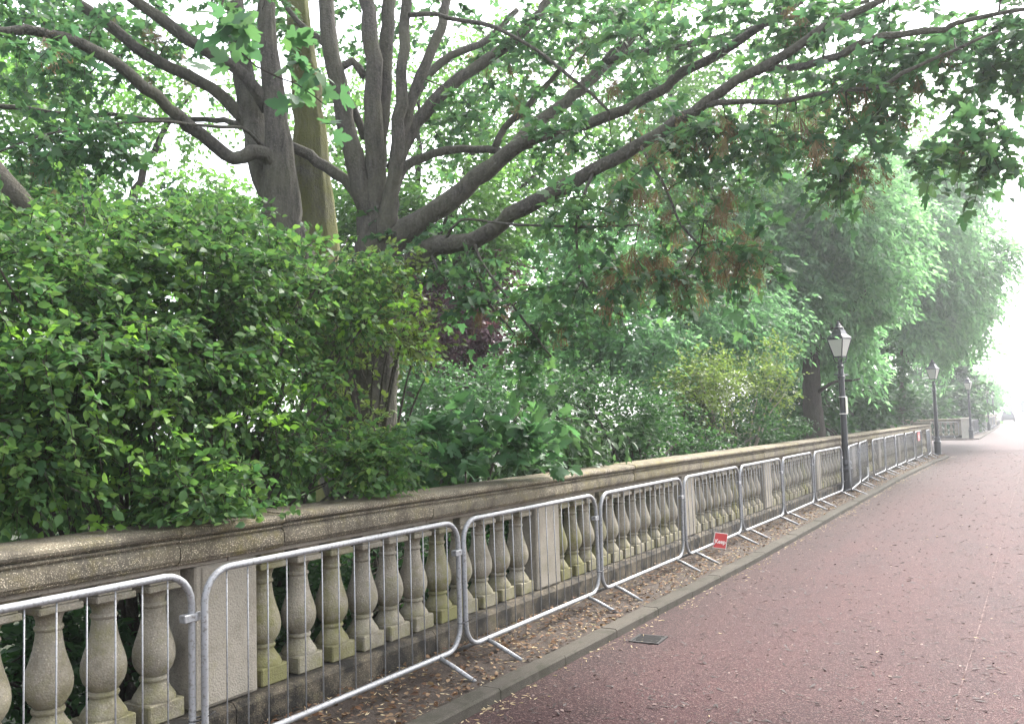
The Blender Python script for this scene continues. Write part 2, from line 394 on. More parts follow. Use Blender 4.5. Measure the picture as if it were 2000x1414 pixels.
kerb_run(near_line, .915); kerb_run(KFAR, 1.5)
# thin pale seam along the middle of the road
sp = resample([(-.60, 5.2), (-.60, 8.5), (-.64, 12.3), (-.72, 19.3), (-.8, 29.6), (-1.0, 60), (-1.3, 100)], .5); o = offset(sp, .011)
m = MB(); n = len(sp)
m.add([(x+rng.normal(0, .003), y, .004) for x, y in sp]+[(x+rng.normal(0, .003), y, .004) for x, y in o], [(i, i+1, n+i+1, n+i) for i in range(n-1)])
seam_q = NT('pale_seam'); seam_n = seam_q.noise(world_pos(seam_q), 9, 5, .7)
seam_q.col(seam_q.mix(seam_q.ramp(seam_n, [(.42, (0, 0, 0)), (.72, (1, 1, 1))]), (.045, .022, .021), (.2, .155, .145))); seam_q.rough(.85); seam_q.b.inputs['Specular IOR Level'].default_value = .1
tag(m.obj('road_seam', seam_q.m), kind='structure')

# ------------------------------------------------------------------ balustrades
BAL_PROF = [(.116, .0), (.116, .012), (.108, .03), (.09, .055), (.072, .085), (.066, .10), (.076, .104), (.08, .115), (.076, .127), (.066, .131),
            (.082, .148), (.102, .18), (.112, .212), (.115, .245), (.111, .282), (.1, .322), (.085, .366), (.072, .415), (.064, .465), (.06, .5),
            (.066, .505), (.07, .516), (.066, .527), (.059, .531), (.061, .555), (.07, .58), (.086, .596)]
def baluster_mesh(name, n):
    m = MB(); z = .235
    m.box(-.115, .115, -.115, .115, z, z+.108, .008)
    m.lathe([(r, z+.1085+h) for r, h in BAL_PROF], n)
    m.box(-.115, .115, -.115, .115, z+.706, z+.742, .006)
    m.box(-.1, .1, -.1, .1, z+.743, z+.812, .004)
    return m.mesh(name, M['baluster'], True, 35)
BAL_NEAR = baluster_mesh('baluster', 22); BAL_FAR = baluster_mesh('baluster_far', 8)
def roughen(o, amt): pass
COP = [(.0, .0), (.0, .005), (.016, .008), (.02, .018), (.032, .03), (.034, .044), (.034, .088), (.028, .104), (.016, .114), (.004, .118), (.004, .124), (.022, .126), (.026, .133), (.022, .141), (.002, .144), (.002, .150), (.034, .153), (.046, .162), (.05, .176), (.046, .19), (.032, .202), (.0, .209), (-.16, .214), (-.34, .208), (-.37, .19), (-.37, .05), (-.35, .0)]
def coping_mesh(L, x0, name='coping_stone'):
    m = MB(); m.extrude_y([(x0+x, 1.078+z) for x, z in COP], .003, L-.003); return m.mesh(name, M['coping'], True, 28)
PITCH_W, PIER_W = 3.887, .46
def balustrade(root, y0, n_bays, near=True, moss=True, first_pier=True, mat_over=None):
    """runs along local +Y; front face towards +X; pier centres at y0 + k*pitch"""
    bm_ = BAL_NEAR if near else BAL_FAR
    pm = MB(); pm.box(-.17, .13, -PIER_W/2, PIER_W/2, .235, 1.045, .01); pier_me = pm.mesh('pier', M['pier'])
    pp = MB(); pp.box(-.02, .142, -PIER_W/2+.04, PIER_W/2-.04, .25, 1.03, .008); panel_me = pp.mesh('pier_panel', M['pier'])
    c1 = coping_mesh(.77, .17); c2 = coping_mesh((PITCH_W-.77)/2, .17)
    fr = MB(); fr.box(-.155, .135, 0.003, PITCH_W/2-.003, 1.047, 1.077, .004); fr_me = fr.mesh('frieze_stone', M['pier'])
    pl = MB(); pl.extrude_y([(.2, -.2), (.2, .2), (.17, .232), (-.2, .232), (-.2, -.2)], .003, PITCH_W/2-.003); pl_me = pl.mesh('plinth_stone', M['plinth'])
    for k in range(n_bays+1):
        yc = y0+k*PITCH_W
        if k > 0 or first_pier:
            link('pier', pier_me, root, (0, yc, 0)); link('pier_panel', panel_me, root, (0, yc, 0))
            a = link('coping_stone', c1, root, (0, yc-.385, rng.normal(0, .003))); a['moss'] = float(rng.uniform(0, .6))
        if k == n_bays: break
        for h in range(2):
            a = link('coping_stone', c2, root, (rng.normal(0, .003), yc+.385+h*(PITCH_W-.77)/2, rng.normal(0, .004))); a['moss'] = float(rng.uniform(0, .8))
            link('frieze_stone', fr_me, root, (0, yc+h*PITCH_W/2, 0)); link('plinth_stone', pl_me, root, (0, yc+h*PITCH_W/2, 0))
        gap = PITCH_W-PIER_W; st = (gap-.33)/10
        for j in range(11):
            o = link('baluster', bm_, root, (rng.normal(0, .004), yc+PIER_W/2+.165+j*st+rng.normal(0, .004), 0)); o.rotation_euler = (0, 0, rng.normal(0, .02)+(math.pi/2)*int(rng.integers(4)))
            o['moss'] = float(rng.choice([0, .15, .4, 1.0], p=[.4, .25, .2, .15])) if moss else 0.
            if o['moss'] == 1.0: o['label'] = 'yellow-green mossy baluster'
wall = empty('balustrade', (-4.33, 0, 0), 0, 'long weathered stone balustrade running along the verge behind the steel barriers', 'balustrade')
balustrade(wall, 3.607-PITCH_W*2, 11)
# end pier and hidden return at the side opening
m = MB(); yend = 3.607+PITCH_W*9+.02
m.box(-.3, .2, yend+.24, yend+.68, -.2, 1.30, .015); m.box(-.36, .26, yend+.2, yend+.72, 1.302, 1.40, .02)
m.obj('end_pier', M['pier'], wall)
m = MB(); m.box(-8, -.31, yend+.3, yend+.6, -.2, 1.28, .01); m.obj('return_wall', M['pier'], wall)
cross = empty('balustrade', (-4.85, 62.9, 0), R(90), 'short stone balustrade across the far side opening behind the third lamp', 'balustrade')
cross.rotation_euler = (0, 0, R(90))
# local +Y -> world -X ; front (+X local) -> world +Y, so flip: rotate -90 and run the other way
cross.rotation_euler = (0, 0, R(-90)); cross.location = (-4.75-PITCH_W*2, 63.2, 0)
balustrade(cross, 0, 2, True, False)
m = MB(); m.box(-.3, .26, 2*PITCH_W-.1, 2*PITCH_W+.36, -.2, 1.24, .015); m.box(-.34, .32, 2*PITCH_W-.15, 2*PITCH_W+.41, 1.242, 1.34, .02); m.obj('end_pier', M['farstone'], cross)
farw = empty('balustrade', (-5.15, 64.2, 0), R(0), 'distant stone balustrade receding behind the farthest barriers and lamps', 'balustrade')
balustrade(farw, 0, 12, False, False)

# ------------------------------------------------------------------ crowd barriers
BL = 2.28
def rr_rect(L, z0, z1, r, seg=6):
    pts = []
    for cx, cz, a0 in ((L-r, z0+r, -90), (L-r, z1-r, 0), (r, z1-r, 90), (r, z0+r, 180)):
        for k in range(seg+1):
            a = R(a0+90*k/seg); pts.append((0, cx+r*math.cos(a), cz+r*math.sin(a)))
    return pts
_m = MB(); _m.tube(rr_rect(BL, .13, 1.045, .16), .0185, 10, closed=True); FRAME = _m.mesh('frame', M['steel'], True)
def bar_mesh(z0, z1, r=.0042, n=6): 
    q = MB(); q.tube([(0, 0, z0), (0, 0, (z0+z1)/2), (0, 0, z1)], r, n); return q.mesh('bar', M['steel'], True)
BAR = bar_mesh(.13, 1.045)
def leg_mesh(s):
    q = MB(); q.tube([(s*.008, 0, .125), (s*.10, 0, .09), (s*.30, 0, .0)], [.017, .0165, .016], 8); return q.mesh('leg', M['steel'], True)
LEGP, LEGN = leg_mesh(1), leg_mesh(-1)
_m = MB(); _m.box(-.024, .024, -.06, .022, -.02, .02, .004); _m.box(-.006, .006, .02, .07, -.022, .022, .002); STRAP = _m.mesh('coupling_strap', M['steel'])
_m = MB(); _m.tube([(.024*math.cos(a), .045*math.sin(a), 0) for a in np.linspace(0, 2*math.pi, 17)[:-1]], .006, 5, closed=True)
_m.tube([(.024, .0, 0), (.06, .03, .02), (.075, .05, .035)], .0025, 4); TIE = _m.mesh('cable_tie', M['black_plastic'], True)
def make_barrier(parts=True):
    root = empty('crowd_barrier')
    link('frame', FRAME, root)
    for i in range(15): link('bar', BAR, root, (0, BL*(i+1)/16, 0))
    for y in (.27, BL-.27): link('leg', LEGP, root, (0, y, 0)); link('leg', LEGN, root, (0, y+.004, 0))
    link('coupling_strap', STRAP, root, (0, BL, .82)); link('cable_tie', TIE, root, (0, BL+.03, .31))
    return root
PROTO = make_barrier(); first = [True]
def barrier(a, b, label, group, lean=0, z=.055):
    a = np.array(a, float); b = np.array(b, float); d = b-a
    o = PROTO if first[0] else copy_tree(PROTO); first[0] = False
    o.location = (a[0], a[1], z); o.rotation_euler = (0, lean, math.atan2(-d[0], d[1]))
    L = np.linalg.norm(d)-.05
    o.scale = (1, L/BL, 1)
    return tag(o, label, 'barrier', group)
nodes = [3.058+2.35*k for k in range(-1, 7)]+[19.86]
GB = 'crowd barriers along the near verge'
LBL = ['leftmost steel crowd barrier, cut off by the left edge of the photo',
       'steel crowd barrier in front of the nearest pier and the mossy balusters',
       'steel crowd barrier in front of the second pier, two barriers before the red Keep sign',
       'steel crowd barrier just before the one with the red Keep sign',
       'steel crowd barrier with the red Keep sign on its bottom rail',
       'steel crowd barrier just beyond the one with the red Keep sign',
       'steel crowd barrier second beyond the red Keep sign, near the broken pale leaf litter',
       'steel crowd barrier ending in front of the nearest street lamp post']
for i in range(8):
    k0 = i-1; xa = -(3.7556+.0139*k0); xb = -(3.7556+.0139*(k0+1))
    barrier((xa+rng.normal(0, .012), nodes[i]), (xb+rng.normal(0, .012), nodes[i+1]), LBL[i], GB, lean=rng.normal(0, .012))
XL = [-3.72, -3.92, -4.0, -4.03, -4.07, -4.08, -4.08, -3.95]; XR = [-3.93, -4.13, -4.05, -4.09, -4.12, -4.12, -4.14, -4.1]
LB2 = ['steel crowd barrier starting just beyond the nearest street lamp', 'steel crowd barrier in front of the small white marker board',
       'wide steel crowd barrier just beyond the small white marker board', 'steel crowd barrier third beyond the white marker board',
       'steel crowd barrier two before the one with the small red notice', 'steel crowd barrier just before the one with the small red notice',
       'steel crowd barrier with a small red and white notice near its top', 'steel crowd barrier leaning against the foot of the second street lamp']
for i in range(8):
    y0 = 19.95+2.32*i; barrier((XL[i], y0), (XR[i], y0+2.32), LB2[i], GB, lean=rng.normal(0, .012))
barrier((-7.15, 62.35), (-4.9, 62.2), 'steel crowd barrier standing across the far side opening', 'crowd barrier across the opening')
# far barriers: too small to show parts
_m = MB(); _m.tube(rr_rect(BL, .13, 1.045, .16, 3), .0185, 5, closed=True)
for i in range(15): _m.tube([(0, BL*(i+1)/16, .13), (0, BL*(i+1)/16, 1.045)], .0052, 3)
for y in (.27, BL-.27):
    for s in (1, -1): _m.tube([(0, y, .125), (s*.3, y, 0)], .016, 5)
FARB = _m.mesh('crowd_barrier_far', M['steel'])
for i in range(17):
    o = link('crowd_barrier', FARB, None, (-4.72-.012*i+rng.normal(0, .03), 66+2.36*i, .055)); o.rotation_euler = (0, 0, rng.normal(0, .02))
    tag(o, 'tiny distant steel crowd barrier in the row beyond the third lamp', 'barrier', 'distant crowd barriers beyond the third lamp')

# red notice "Keep"
def text_mesh(txt, size, mat):
    cu = bpy.data.curves.new('t', 'FONT'); cu.body = txt; cu.size = size; cu.align_x = 'CENTER'; cu.align_y = 'CENTER'; cu.extrude = .0015; cu.offset = size*.012; cu.resolution_u = 3
    o = bpy.data.objects.new('t', cu); COL.objects.link(o)
    bpy.context.view_layer.update(); dg = bpy.context.evaluated_depsgraph_get()
    me = bpy.data.meshes.new_from_object(o.evaluated_get(dg)); bpy.data.objects.remove(o)
    me.materials.clear(); me.materials.append(mat); return me
sg = empty('sign', (-3.735, 11.2, .22), 0, 'small red sign with white word Keep tied to a barrier bottom rail', 'sign')
def curl(u, v): return (.03*u*u*6+.012*v, u, v)   # x offset, along, up : sheet bent outwards at its far end
def bent_panel(u0, u1, v0, v1, th, off, mat, name, skew=.10, nu=8):
    mm = MB(); vs = []; 
    for du in range(nu+1):
        u = u0+(u1-u0)*du/nu
        for v in (v0, v1):
            for t in (0, th): vs.append((off+t+.9*max(0, u-.02)**2*1.5, u, v+skew*u*0))
    fs = []
    for i in range(nu):
        a = i*4; b = a+4
        fs += [(a, b, b+2, a+2), (a+1, a+3, b+3, b+1), (a, a+1, b+1, b), (a+2, b+2, b+3, a+3)]
    fs += [(0, 2, 3, 1), (nu*4, nu*4+1, nu*4+3, nu*4+2)]
    mm.add(vs, fs); return mm.obj(name, mat, sg)
bent_panel(-.135, .135, -.14, .14, .004, 0, M['sign_white'], 'border')
bent_panel(-.125, .125, -.13, .13, .003, .0045, M['sign_red'], 'face')
tm = text_mesh('Keep', .105, M['sign_white']); to = link('lettering', tm, sg)
to.matrix_local = Matrix(((0, 0, 1, .0105), (1, 0, 0, -.0), (0, 1, 0, -.02), (0, 0, 0, 1)))
for v in tm.vertices: v.co.z += 1.35*max(0, v.co.x-.02)**2
sg.scale = (.72, .72, .72)
sg.rotation_euler = (R(-10), R(4), R(-38))
sg2 = empty('sign', (-4.02, 34.35, .93), 0, 'small red and white notice near the top of a distant barrier', 'sign')
m = MB(); m.box(0, .006, -.3, .3, -.15, .15); m.obj('face', M['sign_red'], sg2)
m = MB(); m.lathe([(.07, .0065), (.07, .009)], 16); o = m.obj('roundel', M['sign_white'], sg2); o.rotation_euler = (0, R(90), 0)
# white marker board
m = MB(); m.box(-.012, .012, -.05, .05, 0, .36, .004); o = m.obj('marker_board', M['white_board'], None, (-4.12, 24.3, .06)); o.rotation_euler = (R(3), 0, R(35))
tag(o, 'small upright white board standing on the verge behind a barrier', 'board')

# ------------------------------------------------------------------ street lamps
def make_lamp():
    root = empty('street_lamp')
    m = MB(); m.lathe([(.15, 0), (.15, .05), (.135, .07), (.13, .45), (.145, .47), (.145, .52), (.12, .55), (.11, .60), (.125, .62), (.125, .66), (.09, .72)], 12, rot=R(15)); m.obj('base', M['lamp_black'], root, None, True, 30)
    m = MB(); m.lathe([(.078, .72), (.073, .9), (.064, 2.55), (.085, 2.56), (.085, 2.6), (.066, 2.62), (.06, 2.78), (.075, 2.79), (.078, 2.84), (.05, 2.86), (.04, 2.98)], 14); m.obj('post', M['lamp_black'], root, None, True, 30)
    m = MB(); m.tube([(0, -.3, 2.64), (0, 0, 2.64), (0, .3, 2.64)], .014, 6); m.obj('ladder_bar', M['lamp_black'], root, None, True)
    m = MB()
    for a in range(4):
        t = R(45+90*a); c, s = math.cos(t), math.sin(t)
        m.tube([(.04*c, .04*s, 2.9), (.11*c, .11*s, 2.93), (.15*c, .15*s, 3.02), (.135*c, .135*s, 3.08)], .012, 5)
    m.obj('cradle', M['lamp_black'], root, None, True)
    b, t_, z0, z1 = .098, .186, 3.06, 3.44
    m = MB(); m.lathe([(b*1.5, z0-.025), (b*1.5, z0)], 4, rot=R(45)); m.lathe([(t_*1.46, z1), (t_*1.46, z1+.03)], 4, rot=R(45)); m.obj('lantern_frame', M['lamp_black'], root)
    for a in range(4):
        m = MB(); an = R(90*a); c, s = math.cos(an), math.sin(an)
        def P(u, v, d=0): 
            h = b+(t_-b)*v; z = z0+(z1-z0)*v; x, y = h+d, u*h; return (x*c-y*s, x*s+y*c, z)
        m.add([P(-.93, .01), P(.93, .01), P(.93, .99), P(-.93, .99), P(-.93, .01, -.004), P(.93, .01, -.004), P(.93, .99, -.004), P(-.93, .99, -.004)], [(0, 1, 2, 3), (7, 6, 5, 4), (0, 4, 5, 1), (1, 5, 6, 2), (2, 6, 7, 3), (3, 7, 4, 0)])
        m.obj('glass_pane', M['lantern_glass'], root)
        m = MB(); m.tube([P(1, 0), P(1, .5), P(1, 1)], .0125, 5); m.obj('glazing_bar', M['lamp_black'], root)
    m = MB(); m.lathe([(t_*1.5, z1+.031), (t_*1.5, z1+.045), (.185, z1+.12), (.14, z1+.22)], 4, rot=R(45)); m.lathe([(.11, z1+.221), (.115, z1+.28), (.08, z1+.30), (.06, z1+.31), (.06, z1+.34), (.03, z1+.36), (.035, z1+.385), (.012, z1+.42)], 12); m.obj('hood', M['lamp_black'], root)
    return root
LAMP = make_lamp(); GL = 'street lamps along the kerb'
for i, (x, y, lb) in enumerate([(-3.99, 20.97, 'nearest black street lamp, with a pale strip taped to its post'), (-3.93, 39.35, 'second black street lamp, at the corner where the verge ends'),
                                (-4.25, 62.0, 'third black street lamp, beside the far stone pier'), (-4.42, 84.5, 'fourth street lamp, thin and hazy, among distant barriers'),
                                (-5.35, 113, 'farthest and faintest street lamp, just left of the parked car')]):
    o = LAMP if i == 0 else copy_tree(LAMP)
    o.location = (x, y, .055); o.rotation_euler = (0, 0, R(-19 if i == 0 else -15)); tag(o, lb, 'street lamp', GL)
_m = MB(); _m.box(.0, .012, -.04, .04, -.18, .18, .003); tp = link('notice_strip', _m.mesh('notice_strip', M['tape']), None, (-3.905, 20.945, 2.0))
tp.rotation_euler = (0, 0, R(-20)); tag(tp, 'narrow pale yellow strip strapped to the nearest lamp post', 'notice')
for dz in (-.19, .19):
    _m = MB(); _m.tube([(.085*math.cos(a), .085*math.sin(a), 0) for a in np.linspace(0, 2*math.pi, 15)[:-1]], .01, 5, closed=True)
    o = link('strap', _m.mesh('strap', M['sign_white']), tp); o.location = (-.082, 0, dz)

# ------------------------------------------------------------------ gully grate
gr = empty('gully_grate', (-2.93, 6.86, .004), R(4), 'small iron drain grate set in the road by the kerb', 'drain')
m = MB(); m.box(-.2, .2, -.21, .21, -.06, .0); m.obj('pit', M['pit'], gr)
m = MB()
for bx in ((-.23, -.19, -.24, .24), (.19, .23, -.24, .24), (-.19, .19, -.24, -.2), (-.19, .19, .2, .24)): m.box(*bx, -.03, .006)
m.obj('grate_frame', M['iron'], gr)
_m = MB(); _m.tube([(-.2, -.12, 0), (0, 0, 0), (.2, .12, 0)], .013, 4)
for i in range(8):
    u = -.215+.0615*i; hl = min(.185, .26-abs(u)*.55)
    m = MB(); m.box(-hl, hl, -.012, .012, -.03, .005); o = m.obj('grate_bar', M['iron'], gr); o.rotation_euler = (0, 0, R(22)); o.location = (-u*math.sin(R(22))*.6, u*.86, 0)
gr.scale = (.55, .55, 1)
# ------------------------------------------------------------------ far end: pavilion and car
pav = empty('pavilion', (-9.5, 245, 0), 0, 'white columned building closing the far end of the road', 'building')
m = MB(); m.box(-6, 9, 0, 9, -.2, 5.2); m.obj('wall', M['stucco'], pav)
m = MB(); m.box(-6.4, 9.4, -1.8, 9.4, 5.2, 5.6); m.box(-6.2, 9.2, -1.6, 9.2, 5.6, 6.2); m.obj('entablature', M['stucco'], pav)
m = MB(); m.box(-6.8, 9.8, -2.2, 9.8, 6.2, 6.5, .06); m.obj('cornice', M['slate'], pav)
for i in range(6):
    m = MB(); m.lathe([(.42, -.1), (.42, .2), (.32, .25), (.26, 4.9), (.4, 5.0), (.4, 5.19)], 12, cx=-5.2+2.7*i, cy=-1.1); m.obj('column', M['stucco'], pav, None, True, 30)
for i in range(5):
    x = -3.85+2.7*i; m = MB(); m.box(x-.5, x+.5, -.06, -.005, 1.1, 3.6); wdo = m.obj('window', M['car_glass'], pav)
    m = MB(); m.box(x-.6, x+.6, -.12, -.062, .98, 1.08); m.obj('sill', M['stucco'], wdo)
car = empty('parked_car', (-5.3, 150, 0), R(3), 'dark car parked far down the road by the kerb', 'car')
def car_body():
    m = MB(); secs = [(-2.1, .35, .72, .80), (-2.0, .25, .86, .86), (-1.2, .2, .93, .88), (.9, .2, .9, .88), (1.8, .22, .82, .86), (2.12, .32, .62, .76)]
    vs = []; fs = []
    for y, zb, zt, hw in secs: vs += [(-hw, y, zb), (hw, y, zb), (hw, y, zt*.75), (hw-.06, y, zt), (-hw+.06, y, zt), (-hw, y, zt*.75)]
    for i in range(len(secs)-1):
        for j in range(6): fs.append((i*6+j, i*6+(j+1) % 6, i*6+6+(j+1) % 6, i*6+6+j))
    fs += [tuple(range(5, -1, -1)), tuple(range(len(vs)-6, len(vs)))]; m.add(vs, fs); return m
car_body().obj('body', M['car_paint'], car, None, True, 30)
m = MB(); m.add([(-.78, -1.9, .9), (.78, -1.9, .9), (.78, 1.1, .9), (-.78, 1.1, .9), (-.6, -1.35, 1.42), (.6, -1.35, 1.42), (.6, .35, 1.42), (-.6, .35, 1.42)], [(0, 1, 5, 4), (1, 2, 6, 5), (2, 3, 7, 6), (3, 0, 4, 7), (4, 5, 6, 7), (3, 2, 1, 0)]); m.obj('cabin', M['car_glass'], car)
m = MB(); m.box(-.62, .62, -1.37, .37, 1.42, 1.46, .015); m.obj('roof', M['car_paint'], car)
for sx in (-1, 1):
    for y in (-1.35, 1.35):
        m = MB(); m.lathe([(.2, -.1), (.32, -.09), (.33, 0), (.32, .09), (.2, .1)], 18); o = m.obj('wheel', M['tyre'], car, (sx*.8, y, .33), True, 40); o.rotation_euler = (0, R(90), 0)
        m = MB(); m.lathe([(.02, .105*sx), (.19, .1*sx)], 12); m.obj('rim', M['rim'], o)
    m = MB(); m.box(sx*.68-.13, sx*.68+.13, -2.06, -2.0, .62, .74, .01); m.obj('tail_lamp', M['lamp_red'], car)

# ------------------------------------------------------------------ foliage tools
def unproj(px, py, d):
    px = np.asarray(px, float); py = np.asarray(py, float); d = np.asarray(d, float)
    return EYEP+d[..., None]*(CF+((px-1000)/FPX)[..., None]*CR-((py-707)/FPX)[..., None]*CU)
def project(P):
    Q = P-EYEP; d = Q@CF
    with np.errstate(divide='ignore', invalid='ignore'): return 1000+FPX*(Q@CR)/d, 707-FPX*(Q@CU)/d, d
def nrm(v): return v/(np.linalg.norm(v, axis=-1, keepdims=True)+1e-9)
def tri_fan(n): return np.array([(0, i, i+1) for i in range(1, n-1)])
# templates: x across, y from stalk to tip, z up
_mo = [(0, 0), (.16, -.07), (.34, -.06), (.30, .06), (.50, .16), (.40, .24), (.56, .42), (.50, .50), (.40, .50), (.22, .40), (.27, .60), (.20, .66), (.16, .84), (.0, 1.0)]
_mout = _mo+[(-x, y) for x, y in _mo[-2:0:-1]]
def droopz(x, y): return -.25*x*x-.16*(y-.3)**2+.06*abs(x)
MAPLE = (np.array([(0, .25, .02)]+[(x, y, droopz(x, y)) for x, y in _mout]), np.array([(0, i, i % len(_mout)+1) for i in range(1, len(_mout)+1)]))
_ml = [(0, 0), (.34, -.04), (.30, .1), (.54, .38), (.22, .40), (.2, .66), (0, 1)]
_mlo = _ml+[(-x, y) for x, y in _ml[-2:0:-1]]
MAPLE_L = (np.array([(0, .25, .02)]+[(x, y, droopz(x, y)) for x, y in _mlo]), np.array([(0, i, i % len(_mlo)+1) for i in range(1, len(_mlo)+1)]))
def ov(w, fold=.12, curl=-.15):
    V = np.array([(0, 0, 0), (0, .5, 0), (0, 1, curl), (-w*.8, .25, fold*w*2), (-w, .55, fold*w*2+curl*.2), (w*.8, .25, fold*w*2), (w, .55, fold*w*2+curl*.2)])
    return V, np.array([(0, 1, 3), (1, 4, 3), (1, 2, 4), (0, 5, 1), (1, 5, 6), (1, 6, 2)])
OVATE = ov(.29); LANCE = ov(.17, .1, -.25); LAUREL = ov(.17, .1, -.25)
DIA = (np.array([(0, 0, 0), (.3, .5, .05), (0, 1, -.1), (-.3, .5, .05)]), np.array([(0, 1, 2), (0, 2, 3)]))
SAM = (np.array([(0, 0, 0), (.07, .2, 0), (.2, .75, .02), (.08, 1, 0), (-.04, .6, -.02)]), np.array([(0, 1, 2), (0, 2, 3), (0, 3, 4)]))

class Leaves:
    def __init__(s): s.p = []; s.t = []; s.n = []; s.s = []
    def add(s, p, t, n, sz): s.p.append(p); s.t.append(t); s.n.append(n); s.s.append(sz)
    def arrays(s, cull=True):
        p = np.concatenate(s.p); t = nrm(np.concatenate(s.t)); n = np.concatenate(s.n); sz = np.concatenate(s.s)
        q = p+t*sz[:, None]; inwall = (np.maximum(p[:, 0], q[:, 0]) > -4.56) & (np.minimum(p[:, 2], q[:, 2]) < 1.30) & (p[:, 1] < 42); ok = ~inwall if cull else np.ones(len(p), bool)
        p, t, n, sz = p[ok], t[ok], n[ok], sz[ok]
        n = nrm(n-t*np.sum(n*t, 1, keepdims=True)); x = np.cross(t, n); return p, x, t, n, sz
    def spray(s, P, D, L, pairs, size, ang=55, droop=.3, flat=.8, jit=.35, sizevar=.25, term=True):
        """opposite leaves along a twig from P in direction D; returns twig end points"""
        n = len(P); D = nrm(D); L = np.broadcast_to(np.asarray(L, float), (n,))
        up = np.array([0, 0, 1.]); side = np.cross(D, up)+rng.normal(0, .15, (n, 3)); side = nrm(side)
        end = P+D*L[:, None]-up*(droop*L)[:, None]
        for k in range(pairs+(1 if term else 0)):
            t = (k+.6)/(pairs+.6) if k < pairs else 1.
            pos = P+D*(L*t)[:, None]-up*(droop*L*t*t)[:, None]
            sgns = (1, -1) if k < pairs else (0,)
            for sg_ in sgns:
                ca, sa = math.cos(R(ang)), math.sin(R(ang))
                d = D*(ca if sg_ else 1)+side*sg_*sa-up*(droop*.9*rng.uniform(.3, 1.2, n))[:, None]+rng.normal(0, jit, (n, 3))
                nn = up*flat+rng.normal(0, .45, (n, 3))-D*.1
                s.add(pos+rng.normal(0, .01, (n, 3)), d, nn, size*rng.uniform(1-sizevar, 1+sizevar, n)*(1 if sg_ else 1.1))
        return end
def leaf_join(arr, tmpl):
    p, x, t, n, sz = arr; V, F = tmpl
    Vw = p[:, None]+sz[:, None, None]*(V[None, :, 0:1]*x[:, None]+V[None, :, 1:2]*t[:, None]+V[None, :, 2:3]*n[:, None])
    Fw = F[None]+(np.arange(len(p))*len(V))[:, None, None]
    return Vw.reshape(-1, 3), Fw.reshape(-1, 3)
def leaf_object(name, arr, tmpl, mat, parent, kind='stuff'):
    V, F = leaf_join(arr, tmpl); return tag(link(name, np_mesh(name, V, F, mat), parent), kind=kind)
def hero_leaves(arr, tmpl, mat, parent, n, name='leaf', minpx=14):
    """the n leaves that show largest become single leaf objects; returns the rest"""
    p, x, t, nn, sz = arr; px, py, d = project(p)
    ok = (d > .3) & (px > -20) & (px < 2020) & (py > -20) & (py < 1434)
    app = np.where(ok, sz*FPX/np.maximum(d, .1), 0)
    idx = np.argsort(-app)[:n]; idx = idx[app[idx] > minpx]
    V, F = tmpl; me = np_mesh(name, V, F, mat)
    for i in idx:
        o = bpy.data.objects.new(name, me); COL.objects.link(o); o.parent = parent
        M4 = np.eye(4); M4[:3, 0] = x[i]*sz[i]; M4[:3, 1] = t[i]*sz[i]; M4[:3, 2] = nn[i]*sz[i]; M4[:3, 3] = p[i]-np.array(parent.location)
        o.matrix_local = Matrix(M4.tolist())
    keep = np.ones(len(p), bool); keep[idx] = False
    return tuple(a[keep] for a in arr)
def at_root(o, root):   # mesh was built in world coordinates
    o.location = -Vector(root.location); return o
def blob_points(blobs, n_per, shell=.0, K=9, sg=.36):
    """blobs: (px,py,rx,ry,depth,half depth[,weight]) -> points and blob centres"""
    P = []; C = []
    for b in blobs:
        cx, cy, rx, ry, d, dr = b[:6]; wgt = b[6] if len(b) > 6 else 1
        n = int(n_per*wgt); u = nrm(rng.normal(size=(n, 3))); r = rng.uniform(shell**3, 1, n)**(1/3)
        c = unproj(cx, cy, d)
        k0 = nrm(rng.normal(size=(K, 3)))*rng.uniform(.35, .95, (K, 1)); q = k0[rng.integers(K, size=n)]+u*r[:, None]*sg
        P.append(c+q[:, :1]*rx*d/FPX*CR+q[:, 1:2]*ry*d/FPX*CU+q[:, 2:3]*dr*CF); C.append(np.repeat(c[None], n, 0))
    return np.concatenate(P), np.concatenate(C)
def smooth_path(P, rad, step):
    P = np.array(P, float); rad = np.array(rad, float); n = len(P)
    E = np.vstack([2*P[0]-P[1], P, 2*P[-1]-P[-2]]); out = []; rr = []
    for i in range(n-1):
        a, b, c, d = E[i:i+4]; m = max(2, int(np.linalg.norm(c-b)/step))
        for k in range(m):
            t = k/m
            out.append(.5*((2*b)+(c-a)*t+(2*a-5*b+4*c-d)*t*t+(3*b-3*c+d-a)*t**3)); rr.append(rad[i]+(rad[i+1]-rad[i])*t)
    out.append(P[-1]); rr.append(rad[-1]); return np.array(out), np.array(rr)
def inwall(P):
    P = np.atleast_2d(P); return bool(np.any((P[:, 0] > -4.58) & (P[:, 2] < 1.31) & (P[:, 1] < 42)))
